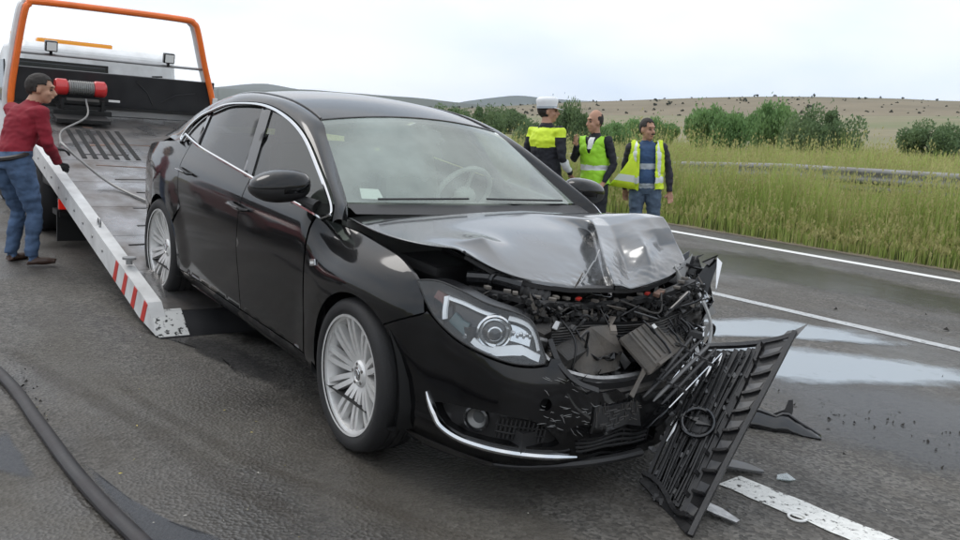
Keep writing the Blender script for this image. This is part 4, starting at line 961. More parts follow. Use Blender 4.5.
# crushed condenser core: bent sheet with fins, and crumpled skins packing the hole
def core(u,v):
    y=-.44+.90*v; x=.70+.03*math.sin(y*9)+.04*noise.noise((y*6,u*4,3)); return (x+.02*u,y,.40+.36*u-.05*math.cos(y*3))
patch('condenser',core,14,40,'black_plastic',car)
for k in range(30):
    z=.02+.032*k; b=B(); b.tube([Vector(core(z,v/20))+Vector((.008,0,0)) for v in range(21)],.0035,4); b.build('condenser_tube',random.choice(['grey_plastic','black_plastic','grey_plastic','bare_metal'] if k%7==0 else ['grey_plastic','black_plastic']),car)
def crumple(c,sx,sz,seed,m):
    R=Matrix.Rotation(random.uniform(-.9,.9),3,'Z')@Matrix.Rotation(random.uniform(-.8,.5),3,'Y')
    def f(u,v):
        p=Vector(((noise.noise((u*2.4,v*2.4,seed))+.4*noise.noise((u*6,v*6,seed+4)))*.05,(v-.5)*sx,(u-.5)*sz)); return Vector(c)+R@p
    o=patch('crumpled_skin',f,7,9,m,car,.003); o.data.polygons.foreach_set('use_smooth',[False]*len(o.data.polygons))
for k in range(34):
    c=(random.uniform(.66,.82),random.uniform(-.42,.46),random.uniform(.46,.74))
    if c[0]>.74 and c[2]>.60: continue
    crumple(c,random.uniform(.06,.20),random.uniform(.04,.12),k*1.7,random.choice(['black_plastic','grey_plastic','lamp_black','shroud_plastic','dusty_plastic','black_gloss']))
for k in range(7): crumple((.60+.05*rb(),.55+.08*rb(),.62+.12*rb()),.12,.10,k*3.1,random.choice(['white_metal','chrome','paint_hood_skylit','black_gloss']))
# ================================================================= recovery truck with tilted slide bed
mat('truck_white',(.78,.79,.79),.42,coat=.3,dirt=((.25,.24,.22),.35,5))
mat('bed_steel',(.29,.285,.285),.18,.8,var=.25,vscale=5,bump=.35,bscale=9,dirt=((.09,.072,.060),.85,3.4))
mat('hoop_orange',(.85,.17,.025),.35,coat=.2,var=.12,vscale=5)
mat('stripe_red',(.55,.03,.02),.35); mat('panel_black',(.010,.010,.012),.4,dirt=((.06,.06,.06),.3,4)); mat('winch_red',(.55,.025,.025),.35,coat=.5); mat('steel_grey',(.33,.33,.33),.4,.8); mat('cable_steel',(.28,.28,.27),.45,.7)
mat('rail_dirty',(.66,.66,.65),.5,dirt=((.16,.15,.14),.4,6)); mat('rusty',(.16,.10,.075),.8,var=.4,vscale=12); mat('amber',(.85,.33,.02),.2,coat=.6); mat('chassis_black',(.012,.012,.012),.55); mat('red_lens',(.60,.02,.012),.15,coat=.6,emit=(.9,.03,.015,.25)); mat('glass_dark',(.03,.035,.04),.06)
m_=mat('worn_white',(.60,.60,.58),.5,bump=.3,bscale=30); t_=m_.node_tree; n_=t_.nodes.new('ShaderNodeTexNoise'); n_.inputs['Scale'].default_value=34; n_.inputs['Detail'].default_value=8; c_=t_.nodes.new('ShaderNodeTexCoord'); r_=t_.nodes.new('ShaderNodeValToRGB'); r_.color_ramp.elements[0].position=.38; r_.color_ramp.elements[1].position=.46; r_.color_ramp.elements[0].color=(.02,.02,.02,1); r_.color_ramp.elements[1].color=(.60,.60,.58,1)
t_.links.new(c_.outputs['Object'],n_.inputs['Vector']); t_.links.new(n_.outputs['Fac'],r_.inputs['Fac']); t_.links.new(r_.outputs['Color'],t_.nodes['Principled BSDF'].inputs['Base Color'])
BA=math.radians(11.4); BO=Vector((-2.13,0,.055)); BL=5.72
YL,YR=-1.10,1.22
def BD(u,y,w=0): return BO+Vector((-math.cos(BA)*u+math.sin(BA)*w,y,math.sin(BA)*u+math.cos(BA)*w))
RB=Matrix(((-math.cos(BA),0,math.sin(BA)),(0,-1,0),(math.sin(BA),0,math.cos(BA))))   # local x up the bed
truck=thing('recovery_truck','white recovery truck with orange hoop and tilted flat bed under the crashed car','truck',loc=(-6.5,0,0))
TI=Matrix.Translation((6.5,0,0))
def tb(b,name,m,smooth=False,parent=None):
    b.v=[(p[0]+6.5,p[1],p[2]) for p in b.v]; return b.build(name,m,parent or truck,smooth)
# bed floor in plates with shallow joints
for i in range(8):
    u0=.10+i*(BL-.1)/8; u1=.10+(i+1)*(BL-.1)/8-.006
    b=B(); b.box(BD((u0+u1)/2,(YL+YR)/2,.045),(u1-u0,YR-YL-.18,.03),RB); tb(b,'bed_plate','bed_steel')
# ramp lip at the end
b=B(); pr=[(-.02,.0),(.10,.06),(.10,.0)]
b.add([BD(u,y,w) for y in (YL+.02,YR-.02) for u,w in ((-.10,-.035),(.11,.06),(.11,-.04))],[(0,1,2),(5,4,3),(0,3,4,1),(1,4,5,2),(2,5,3,0)]); tb(b,'ramp_lip','panel_black')
b=B(); b.add([BD(u,y,w) for y in (YL+.01,YL+.20) for u,w in ((-.09,-.028),(.115,.066),(.115,.03))],[(0,1,2),(5,4,3),(0,3,4,1),(1,4,5,2),(2,5,3,0)]); tb(b,'worn_ramp_corner','worn_white')
# side rails
for y,s in ((YL,1),(YR,-1)):
    b=B(); P=[(-.06,-.03),(.16,.100),(BL,.100),(BL,-.070),(.30,-.070)]
    n=len(P); V=[BD(u,y,w) for u,w in P]+[BD(u,y+s*.09,w) for u,w in P]; b.add(V,[tuple(range(n)),tuple(range(2*n-1,n-1,-1))]+[(i,n+i,n+(i+1)%n,(i+1)%n) for i in range(n)]); tb(b,'side_rail','rail_dirty')
# red warning stripes on the near rail
for k in range(4):
    u=.20+.235*k; b=B(); q=[(u,-.068+ (0.0 if k else .012)),(u+.075,-.066),(u+.015,.092),(u-.055,.092)]
    b.add([BD(a,YL-.003,w) for a,w in q]+[BD(a,YL+.001,w) for a,w in q],[(0,1,2,3),(7,6,5,4),(0,4,5,1),(1,5,6,2),(2,6,7,3),(3,7,4,0)]); tb(b,'warning_stripe','stripe_red')
# tie-down ring and bolt on the rail
b=B(); c=BD(1.62,YL+.045,.125); b.tube([c+Vector((.035*math.cos(a*.5236),0,.035*math.sin(a*.5236))) for a in range(12)],.008,6,closed=True); tb(b,'lashing_ring','steel_grey',True)
b=B(); c=BD(.78,YL+.05,.115); b.lathe([(.0,.05),(.045,.05),(.045,.035),(.022,.03),(.022,0)],14,'Z',c); tb(b,'rail_bolt','steel_grey',True)
# slots near the winch end
for k in range(6):
    b=B(); b.box(BD(4.25,-.68+.10*k,.0615),(1.15,.045,.006),RB@Matrix.Rotation(-.06,3,'Z')); tb(b,'bed_slot','dark_void')
b=B(); b.box(BD(2.3,.32,.0612),(4.2,.012,.004),RB@Matrix.Rotation(.03,3,'Z')); tb(b,'bed_seam','dark_void')
random.seed(9)
for k in range(9): 
    b=B(); u=.9+k*.42; b.box(BD(u,-.25+.4*random.uniform(-1,1),.0612),(.02,.35+.4*random.random(),.004),RB@Matrix.Rotation(random.uniform(-.12,.12),3,'Z')); tb(b,'bed_scuff',random.choice(['dark_void','rusty','chassis_black']))
for k in range(6):
    b=B(); u=1.2+k*.75; b.box(BD(u,random.uniform(-.6,.3),.0614),(.05,.10+.12*random.random(),.004),RB@Matrix.Rotation(random.uniform(-.3,.3),3,'Z')); tb(b,'rust_spot','rusty')
# headboard: beam, black panel, hoop
HB=BL-.10
b=B(); b.box(BD(HB,(YL+YR)/2,.10),(.10,YR-YL,.07),RB); tb(b,'head_beam','steel_grey')
b=B(); b.box(BD(HB+.01,(YL+YR)/2,.345),(.04,YR-YL-.08,.41),RB,bev=.01); tb(b,'head_panel','panel_black')
b=B(); b.box(BD(HB-.05,(YL+YR)/2,.155),(.06,YR-YL-.12,.03),RB); tb(b,'panel_step','chassis_black')
b=B(); b.tube([BD(HB-.012,.25,.48),BD(HB-.012,.38,.36),BD(HB-.012,.45,.22)],.008,6); b.tube([BD(HB-.012,.55,.27),BD(HB-.012,.72,.36),BD(HB-.012,.95,.40)],.008,6); tb(b,'panel_weld','panel_black',True)
hp=[(YL+.03,.06),(YL+.035,.3),(YL+.09,.75),(YL+.15,1.14),(YL+.19,1.225),(YL+.28,1.26),(.06,1.275),(YR-.47,1.275),(YR-.36,1.245),(YR-.305,1.16),(YR-.185,.75),(YR-.045,.3),(YR-.035,.06)]
hs=spline(hp,5)
b=B(); b.tube([BD(HB-.03,y,w) for y,w in hs],.035,10,up=(1,0,0)); tb(b,'hoop','hoop_orange',True)
b=B(); b.tube([BD(HB+.05,y+(-.035 if y<0 else -.02),w-.006) for y,w in hs],.042,8,up=(1,0,0)); tb(b,'hoop_backing','truck_white',True)
b=B(); b.tube([BD(HB+.02,YL+.09,.70),BD(HB+.02,YR-.16,.70)],.016,8); tb(b,'cross_tube','steel_grey',True)
for y in (YL+.42,YR-.62):   # work lamps
    b=B(); b.box(BD(HB-.01,y,.80),(.07,.13,.12),RB,bev=.02); tb(b,'work_lamp','lamp_black')
    b=B(); b.box(BD(HB-.05,y,.80),(.012,.10,.09),RB,bev=.012); tb(b,'work_lamp_lens','white_plastic')
    b=B(); b.box(BD(HB,y,.725),(.03,.03,.05),RB); tb(b,'work_lamp_bracket','lamp_black')
for y in (YL+.04,YR-.04):
    b=B(); b.box(BD(HB-.08,y,.33 if y>0 else .10),(.02,.06,.09),RB); tb(b,'reflector','white_plastic')
# winch
WY=-.40; wu=HB-.22
for s in (-1,1):
    b=B(); b.lathe([(.0,-.07),(.080,-.07),(.090,-.05),(.090,.04),(.07,.06),(.0,.06)],20,'Y',BD(wu,WY+s*.20,.40)); tb(b,'winch_end','winch_red',True)
b=B(); b.lathe([(.065,-.14)]+[(.072+.010*(i%2),-.13+.26*i/24) for i in range(25)]+[(.065,.14)],20,'Y',BD(wu,WY,.40)); tb(b,'winch_drum','cable_steel',True)
b=B(); b.box(BD(wu-.08,WY,.27),(.04,.42,.05),RB); b.box(BD(wu,WY,.20),(.2,.5,.04),RB); 
for s in (-1,1): b.box(BD(wu-.06,WY+s*.21,.22),(.14,.03,.14),RB)
tb(b,'winch_frame','chassis_black')
b=B(); b.box(BD(wu-.105,WY,.29),(.012,.34,.03),RB); tb(b,'winch_roller','brake_steel')
b=B(); b.box(BD(wu-.11,WY+.33,.30),(.02,.12,.02),RB); tb(b,'winch_lever','white_plastic')
cab=spline([BD(wu-.11,WY+.03,.30),BD(wu-.4,WY-.02,.17),BD(wu-.9,WY-.36,.12),BD(wu-1.6,WY-.50,.16),BD(wu-2.1,YL+.10,.30),BD(wu-2.35,YL+.20,.22),BD(wu-2.7,YL+.42,.085),BD(wu-3.3,-.42,.078),BD(wu-3.9,-.12,.076),BD(wu-4.6,.12,.08)],8)
b=B(); b.tube(cab,.011,8); tb(b,'winch_rope','cable_steel',True)
# tool shelf below the panel
b=B(); b.box(BD(HB-.55,-.45,.12),(.22,.55,.04),RB); b.box(BD(HB-.35,-.4,.15),(.05,.6,.05),RB); tb(b,'tool_shelf','chassis_black')
b=B(); b.box(BD(HB-.45,1.0,.12),(.10,.16,.12),RB,bev=.01); b.tube([BD(HB-.5,.93,.17),BD(HB-.55,.93,.12),BD(HB-.55,.93,.08)],.012,6); tb(b,'chain_bracket','chassis_black')
# sub-frame, chassis, rear lamps, wheels
for y in (-.38,.48):
    b=B(); b.box(BD(3.4,y,-.08),(4.4,.09,.16),RB); tb(b,'bed_runner','chassis_black')
    b=B(); b.box((-7.6,y,.62),(4.6,.08,.2)); tb(b,'chassis_rail','chassis_black')
b=B(); b.box((-5.75,.05,.40),(.10,2.0,.12),bev=.02); tb(b,'underrun_bar','chassis_black')
for s,y in ((-1,-.86),(1,.98)):
    b=B(); b.box((-5.69,y,.40),(.03,.20,.10),bev=.01); tb(b,'tail_lamp','red_lens')
    b=B(); b.box((-5.705,y-s*.20,.40),(.03,.10,.09),bev=.01); tb(b,'tail_lamp','amber' if s>0 else 'red_lens')
b=B(); b.box((-5.85,-.80,.30),(.35,.30,.05)); b.box((-5.72,-.80,.19),(.03,.34,.30)); tb(b,'mud_flap','chassis_black')
b=B(); b.lathe([(.20,-.12),(.34,-.14),(.39,-.11),(.395,0),(.39,.11),(.34,.14),(.20,.12)],36,'Y'); wv=b.v; wf=b.f
for x,y in ((-6.75,-.86),(-6.75,-.58),(-6.75,.70),(-6.75,.98),(-9.6,-.78),(-9.6,.9)):
    mesh('truck_wheel',[(p[0]+x+6.5,p[1]+y,p[2]+.395) for p in wv],wf,'rubber',truck)
    b=B(); b.lathe([(.0,-.05),(.12,-.05),(.20,-.12),(.20,.12),(.0,.1)],20,'Y',(x,y,.395)); tb(b,'truck_rim','truck_white',True)
b=B(); b.box((-5.9,-.80,.60),(.9,.36,.12),bev=.02); tb(b,'mudguard','chassis_black')
b=B(); b.box((-7.9,-.85,.55),(.7,.38,.45),bev=.02); tb(b,'locker','truck_white')
# cab
def cabp(u,v):
    a=2*math.pi*u; return a
b=B()
sec=[(-10.15,.55),(-10.2,.95),(-10.08,1.30),(-9.72,1.92),(-9.55,2.02),(-8.35,2.03),(-8.22,1.95),(-8.20,.55)]
n=len(sec); cy=.02; hw=.98
V=[(x,cy-hw*(1 if z<1.3 else 1-.10*(z-1.3)/.7),z) for x,z in sec]+[(x,cy+hw*(1 if z<1.3 else 1-.10*(z-1.3)/.7),z) for x,z in sec]
b.add(V,[tuple(range(n-1,-1,-1)),tuple(range(n,2*n))]+[(i,(i+1)%n,n+(i+1)%n,n+i) for i in range(n)]); o=tb(b,'cab','truck_white'); o.modifiers.new('b','BEVEL').width=.05; o.modifiers['b'].segments=3
b=B(); b.box((-8.185,-.42,1.70),(.02,.95,.16),bev=.03); tb(b,'cab_rear_window','glass_dark')
b=B(); b.box((-8.19,-.42,1.70),(.014,1.02,.22),bev=.03); tb(b,'window_rubber','lamp_black')
b=B(); b.box((-9.2,-.955,1.55),(.8,.02,.5),bev=.03); b.box((-9.2,.995,1.55),(.8,.02,.5),bev=.03); tb(b,'cab_side_window','glass_dark')
b=B(); b.box((-8.55,-.22,2.055),(.2,.85,.055),bev=.03); tb(b,'light_bar','amber',True)
b=B(); b.lathe([(.0,.16),(.05,.15),(.07,.10),(.075,0)],16,'Z',(-8.9,-.80,2.03)); tb(b,'beacon','amber',True)
b=B(); b.box((-8.3,.42,1.77),(.10,.18,.10),bev=.02); b.tube([(-8.22,.75,1.74),(-8.22,.62,1.73)],.012,6); tb(b,'cab_roof_lamp','lamp_black')
b=B(); b.box((-8.05,.05,.95),(.25,1.9,.35),bev=.02); tb(b,'cab_rear_frame','chassis_black')

for k in range(14):   # rivets along the near rail
    b=B(); b.lathe([(.0,-.006),(.011,-.005),(.013,0)],10,'Y',BD(1.3+.31*k,YL-.002,.02)); tb(b,'rail_rivet','steel_grey',True)
# ================================================================= torn grille and bits on the road
mat('grille_black',(.011,.011,.012),.40,bump=.2,bscale=120,dirt=((.09,.085,.08),.22,9)); mat('plastic_worn',(.075,.076,.08),.42,dirt=((.2,.19,.17),.4,14))
BLc,BRc,TLc,TRc=[Vector(p) for p in ((.95,-.02,.045),(1.33,-.16,.012),(.93,.35,.58),(1.09,.76,.65))]
GO=Vector((1.14,-.09,0))
def G(a,c,h=0):
    p=BLc*(1-a)*(1-c)+BRc*a*(1-c)+TLc*(1-a)*c+TRc*a*c
    du=(BRc-BLc)*(1-c)+(TRc-TLc)*c; dv=(TLc-BLc)*(1-a)+(TRc-BRc)*a; n=du.cross(dv).normalized()
    if n.dot(CAM-p)<0: n=-n
    p=p+n*(h-.07*(1-(2*a-1)**2)*.6-.05*(c-.5)**2)    # dished
    return p-GO
grille=thing('torn_grille','torn-off black radiator grille with ring emblem leaning in front of the smashed bumper','grille',loc=GO)
def gpoly(name,poly,h0,h1,m,res=.04):
    pts=resample(poly,res); n=len(pts); b=B(); V=[G(a,c,h0) for a,c in pts]+[G(a,c,h1) for a,c in pts]
    b.add(V,[tuple(range(n-1,-1,-1)),tuple(range(n,2*n))]+[(i,(i+1)%n,n+(i+1)%n,n+i) for i in range(n)]); return b.build(name,m,grille)
def gbar(name,pts,w,h,m,base=0):
    b=B(); P=[G(a,c,base) for a,c in pts]; nrm=(G(.5,.5,.1)-G(.5,.5,0)).normalized(); b.sheet(P,w,h,up=nrm); return b.build(name,m,grille)
def gsurf(name,a0,a1,c0,c1,h,m,na=8,nc=16,th=.008):
    o=patch(name,lambda u,v:G((a0(v*(c1-c0)+c0) if callable(a0) else a0)*(1-u)+(a1(v*(c1-c0)+c0) if callable(a1) else a1)*u,c0+(c1-c0)*v,h),na,nc,m,grille); md=o.modifiers.new('s','SOLIDIFY'); md.thickness=th; md.offset=0; return o
lft=lambda c:.03+.10*math.sin(c*math.pi)*.3
gsurf('flange_sheet',.70,1.0,.02,.99,0,'grille_black',6,20)
gsurf('back_sheet',.10,.72,.03,.97,-.045,'dark_void',6,16)
gbar('frame_bar',[(1.0,c/10) for c in range(0,11)],.020,.020,'grille_black',-.005)
gbar('frame_bar',[(.04,c/10) for c in range(0,11)],.016,.020,'grille_black',-.01)
gbar('frame_bar',[(a/8,.01) for a in range(0,9)],.035,.026,'grille_black',-.01)
gbar('frame_bar',[(a/8,.045+.02*math.sin(a)) for a in range(0,8)],.018,.03,'grille_black',0)
gbar('frame_bar',[(a/8,.985) for a in range(0,9)],.020,.020,'grille_black',-.01)
random.seed(17)
for k,a in enumerate((.10,.165,.23,.295,.36,.425,.49,.555,.62)):
    gbar('slat',[(a+.015*math.sin(c*.6+k),.05+.90*c/12) for c in range(13)],.017,.016,'grille_black',-.012+.010*(k%2))
    gbar('slat_ridge',[(a+.012+.015*math.sin(c*.6+k),.07+.86*c/12) for c in range(13)],.006,.012,'grille_black',.004+.010*(k%2))
for k in range(64):
    a=random.choice((.13,.2,.265,.33,.395,.46,.525,.59)); c=.08+.86*random.random()
    gbar('clip',[(a-.015,c),(a+.015,c+.004)],.022,.022,random.choice(['grille_black','plastic_worn']),-.008)
for k in range(22):
    a=random.choice((.14,.235,.33,.43,.52,.62)); c=.10+.82*random.random(); gpoly('notch',[(a-.012,c-.014),(a+.012,c-.014),(a+.012,c+.014),(a-.012,c+.014)],.014,.0175,'dark_void')
gbar('rail',[(.68,.03+.94*c/10) for c in range(11)],.022,.024,'grille_black',-.01)
for k in range(9):   # pockets along the flange
    c=.085+.103*k; gpoly('pocket',[(.74,c-.030),(.90,c-.026),(.93,c+.018),(.745,c+.022)],.004,.007,'plastic_worn'); gbar('pocket_wall',[(.735,c-.036),(.84,c-.034),(.95,c-.028)],.012,.022,'grille_black',.0)
    gbar('stud',[(.690,c+.04),(.712,c+.042)],.018,.045,'grille_black',0)
for (a,c,l) in ((.10,.60,.20),(.17,.72,.18),(.115,.30,.16),(.245,.78,.14),(.07,.40,.12)):
    gbar('chrome_sliver',[(a,c),(a+.01,c+l*.5),(a+.005,c+l)],[.004,.010,.003],.006,'chrome',.022)
for k in range(16):   # snapped stubs along the left and lower edges
    c=random.random(); a=.04-random.uniform(.0,.05); gbar('broken_tab',[(a,c),(a-.05*random.random(),c+.03*random.uniform(-1,1))],[.020,.006],.010,random.choice(['grille_black','plastic_worn']),random.uniform(-.02,.02))
for k in range(14):
    a=random.random()*.7; gbar('broken_tab',[(a,.02),(a+.03*random.uniform(-1,1),-.03*random.random()-.01)],[.022,.008],.010,'grille_black',random.uniform(-.02,.02))
# ring emblem with its lightning bar
ec=(.36,.47); ea=Vector(G(ec[0]+.1,ec[1],0)-G(*ec,0)).normalized(); nn=(G(*ec,.1)-G(*ec,0)).normalized(); eb=nn.cross(ea); e0=G(*ec,.03)
b=B(); b.tube([e0+.066*(ea*math.cos(t*math.pi/14)+eb*math.sin(t*math.pi/14)) for t in range(28)],.0105,8,closed=True); b.build('emblem_ring','black_gloss',grille,True)
b=B(); z_=[(-.062,.004),(.004,.016),(.0,.004),(.062,-.004),(-.004,-.016),(.0,-.004)]; V=[e0+ea*x+eb*y for x,y in z_]; V+=[p+nn*.012 for p in V]; b.add(V,[(0,1,2,3,4,5),(11,10,9,8,7,6)]+[(i,6+i,6+(i+1)%6,(i+1)%6) for i in range(6)]); b.build('emblem_bolt','black_gloss',grille)
b=B(); b.ell(e0-nn*.012,(.05,.05,.05),14,8); b.v=[tuple(Vector(p)-nn*((Vector(p)-e0).dot(nn)+.014)*.8) for p in b.v]; b.build('emblem_plate','grille_black',grille,True)
# torn tip
o=gpoly('torn_tip',[(.80,.96),(1.02,.95),(1.10,1.035),(.98,1.02),(.90,1.03),(.86,1.0)],-.004,.004,'plastic_worn')
# loose snapped bars pointing back over the bumper
for k,(p,q,m_) in enumerate((((.99,-.10,.43),(.90,.34,.60),'grille_black'),((1.01,-.06,.415),(.93,.36,.585),'plastic_worn'),((1.02,-.02,.40),(.96,.37,.575),'grille_black'),((.97,-.03,.46),(.88,.30,.615),'grille_black'),((1.035,.01,.385),(.985,.38,.56),'chrome'),((.985,.02,.435),(.93,.24,.545),'chrome'))):
    p=Vector(p)-GO; q=Vector(q)-GO; b=B(); b.tube(spline([p,p.lerp(q,.5)+Vector((.01,0,.015)),q],5),[.004]+[.009 if m_!='chrome' else .0045]*9+[.007],6,flat=.6); b.build('broken_bar',m_,grille,True)
    for t in (.25,.5,.75):
        c=p.lerp(q,t)+Vector((.005,0,.012)); b=B(); b.box(c,(.03,.014,.012),(0,.3,.8)); b.build('bar_clip','grille_black',grille)
# bumper fragment
fr=thing('bumper_fragment','black curved bumper fragment with broken tab lying flat beside the pale puddle','debris',loc=(.72,1.22,0))
def fl(p): return (p[0]-.72,p[1]-1.22,p[2])
prof=[(.60,1.09,.075),(.65,1.14,.088),(.692,1.181,.085),(.73,1.21,.075),(.76,1.228,.067),(.78,1.25,.085),(.80,1.275,.085),(.853,1.303,.055),(.90,1.33,.032),(.945,1.355,.008)]
n=len(prof); V=[];F=[]
for i,p in enumerate(prof):
    t=i/(n-1); back=Vector((-.5,.62,0)); V+=[fl((p[0]+.035,p[1]-.045,.003)),fl((p[0]+.018,p[1]-.022,p[2]*.55)),fl(p),fl(Vector(p)+back*(.16*(1-t)+.02)+Vector((0,0,-.02)))]
for i in range(n-1):
    for j in range(3): F.append((i*4+j,i*4+j+1,i*4+5+j,i*4+4+j))
o=mesh('skin',V,F,'black_gloss',fr); o.modifiers.new('s','SOLIDIFY').thickness=.006
b=B(); b.add([fl(p) for p in [(.70,1.24,.05),(.80,1.30,.06),(.80,1.315,.10),(.785,1.322,.155),(.768,1.31,.15),(.765,1.29,.10),(.71,1.25,.085)]],[(0,1,2,3,4,5)]); o=b.build('tab','black_plastic',fr); o.modifiers.new('s','SOLIDIFY').thickness=.01
b=B(); b.tube([fl(Vector(p)+Vector((.002,-.002,.004))) for p in prof],.006,6); b.build('edge_bead','plastic_worn',fr,True)
b=B(); b.tube([fl((.635,1.10,.045)),fl((.685,1.15,.05))],[.012,.004],6,flat=.5); b.build('bright_clip','white_metal',fr)
# blade-like trim strip
b=B(); pts=[(1.04,.06,.012),(1.16,.075,.02),(1.27,.085,.02),(1.36,.10,.010)]; b.sheet(pts,[.06,.075,.07,.03],.006); c=b.build('body','bare_metal'); c.name='trim_strip'; tag(c,'short bare metal trim strip on the asphalt under the torn grille','debris')
b=B(); b.sheet(spline([(.88,.42,.02),(.96,.50,.028),(1.04,.58,.022),(1.10,.64,.008)],4),[.03,.07,.085,.09,.095,.095,.095,.09,.085,.075,.06,.04,.02],.008); tag(b.build('plastic_flap','plastic_worn'),'dark leaf-shaped plastic flap lying across the start of the worn lane dash','debris')
b=B(); b.tube([(1.446+.034*math.cos(a*math.pi/16),.369+.034*math.sin(a*math.pi/16),.007) for a in range(32)],.0055,6,closed=True); tag(b.build('plastic_ring','white_plastic',None,True),'small white plastic ring on the asphalt beside the worn lane dash','debris')
glass('clear_shard',(.85,.9,.9),.35,dcol=(.6,.65,.65))
b=B(); b.add([(1.17,.64,.006),(1.22,.66,.014),(1.22,.71,.008),(1.17,.715,.018),(1.145,.68,.008)],[(0,1,2,3,4)]); o=b.build('lens_shard','clear_shard'); o.modifiers.new('s','SOLIDIFY').thickness=.004; tag(o,'clear broken lamp lens shard lying on the worn white dash','debris')
# dirt clods, leaves and chips scattered on the road
random.seed(33)
def scatter(name,label,m,n,zone,size,flat=1):
    b=B()
    for k in range(n):
        x,y=zone(); s=size*(.4+1.2*random.random()**2)
        b.add([(x+s*random.uniform(-1,1),y+s*random.uniform(-1,1),.004+s*.1) for _ in range(3)]+[(x,y,.004+s*flat)],[(0,1,3),(1,2,3),(2,0,3),(0,2,1)])
    o=b.build(name,m); o['kind']='stuff'; o['label']=label
mat('clod',(.035,.032,.028),.95); mat('pale_chip',(.42,.40,.35),.7); mat('yellow_leaf',(.45,.37,.08),.7); 
def zr():
    t=random.random(); a=Vector((.55,1.75)).lerp(Vector((1.75,2.1)),t); return a.x+random.gauss(0,.16),a.y+random.gauss(0,.12)
scatter('dirt_crumbs','dark dirt crumbs strewn over the road','clod',70,zr,.012)
scatter('dirt_crumbs','dark dirt crumbs strewn over the road','clod',26,lambda:(random.uniform(-2,2.2),random.uniform(1.2,6.5)),.020)
scatter('dirt_crumbs','dark dirt crumbs beside the hose','clod',40,lambda:(random.uniform(-1.7,-.6),-1.93+random.gauss(0,.03)),.010)
def zl(): return random.uniform(-3.5,1.9),random.uniform(-2.6,-.9)
scatter('pale_chips','pale chips and grit strewn over the asphalt','pale_chip',120,zl,.006,.4)
scatter('pale_chips','pale chips and grit strewn over the asphalt','pale_chip',60,lambda:(random.uniform(.2,2.2),random.uniform(-.6,2.5)),.005,.4)
scatter('yellow_leaves','small yellow leaves strewn over the asphalt','yellow_leaf',26,lambda:(random.uniform(-1.2,.7),random.uniform(-2.0,-1.1)),.010,.25)
scatter('plastic_splinters','black plastic splinters scattered in front of the smashed bumper','grille_black',120,lambda:(1.15+random.gauss(0,.28),.25+random.gauss(0,.45)),.012,.3)
scatter('plastic_splinters','black plastic splinters scattered beside the pale puddle','grille_black',60,lambda:(.75+random.gauss(0,.35),1.5+random.gauss(0,.4)),.012,.3)
scatter('glass_crumbs','clear glass crumbs scattered in front of the smashed bumper','pale_chip',90,lambda:(1.2+random.gauss(0,.3),.3+random.gauss(0,.45)),.005,.5)
# ================================================================= red hatchback parked beside the truck (seen mirrored in the saloon's doors)
mat('red_paint',(.30,.010,.012),.25,coat=1.0)
rc=thing('hatchback_car','red hatchback parked on the road beside the white recovery truck','car',loc=(-7.6,-4.1,0),rot=(0,0,math.radians(4)))
side=[(-1.95,.35),(-2.0,.60),(-1.95,.85),(-1.82,.98),(-1.55,1.30),(-1.25,1.46),(-.4,1.50),(.15,1.45),(.85,1.02),(1.55,.92),(1.92,.78),(2.02,.55),(1.98,.28),(1.62,.24)]+[(1.28+.34*math.cos(math.radians(a)),.31+.34*math.sin(math.radians(a))) for a in range(-10,191,20)]+[(.90,.24),(-.88,.24)]+[(-1.26+.34*math.cos(math.radians(a)),.31+.34*math.sin(math.radians(a))) for a in range(-10,191,20)]+[(-1.62,.28)]
def rcp(x,z,off=0): return .86-.03*abs(x/2)**3-(.30*max(0,z-.95)**1.1 if z>.95 else .05*(.7-z)**2)+off
for s_ in (-1,1):
    panel('body_side',side,lambda x,z,off=0,s_=s_:(x,s_*rcp(x,z,off),z),'red_paint',rc,.09,flange=0)
    for w_ in ([(.62,1.02),(.12,1.36),(-.38,1.40),(-.40,1.02)],[(-.46,1.02),(-.45,1.40),(-1.15,1.37),(-1.45,1.08),(-1.40,1.02)]):
        panel('window',w_,lambda x,z,off=0,s_=s_:(x,s_*rcp(x,z,off+.012),z),'tinted_glass',rc,.08,flange=0)
    b=B(); b.ell((.62,s_*.98,1.02),(.07,.10,.07),12,8); b.build('mirror','red_paint',rc,True)
    b=B(); b.box((1.86,s_*.62,.74),(.20,.36,.14),(0,.25,s_*-.3),bev=.03); b.build('headlight','lamp_white',rc)
    b=B(); b.box((-1.93,s_*.66,.86),(.08,.22,.26),bev=.02); b.build('tail_light','tail_lens',rc)
    for x in (1.28,-1.26):
        b=B(); b.lathe([(.20,-.1),(.28,-.11),(.31,-.09),(.315,0),(.31,.09),(.28,.11),(.2,.1)],28,'Y',(x,s_*.76,.312)); b.build('tyre','rubber',rc,True)
        b=B(); b.lathe([(.0,s_*.08),(.1,s_*.085),(.19,s_*.10),(.20,0)],20,'Y',(x,s_*.76,.312)); b.build('rim','alloy',rc,True)
top=[(2.0,.45),(1.96,.72),(1.55,.92),(.85,1.02),(.15,1.45),(-.4,1.50),(-1.25,1.46),(-1.55,1.30),(-1.82,.98),(-1.95,.85),(-2.0,.60),(-1.97,.32)]
def strip_top(a,b_,nm,m,up=0): patch(nm,lambda u,v:((top[a][0]*(1-u)+top[b_][0]*u)+.05*(1-(2*v-1)**2)*(1 if top[a][0]>0 else -1)*.6,(2*v-1)*rcp(top[a][0]*(1-u)+top[b_][0]*u,top[a][1]*(1-u)+top[b_][1]*u),top[a][1]*(1-u)+top[b_][1]*u+up*(1-(2*v-1)**2)),4,12,m,rc)
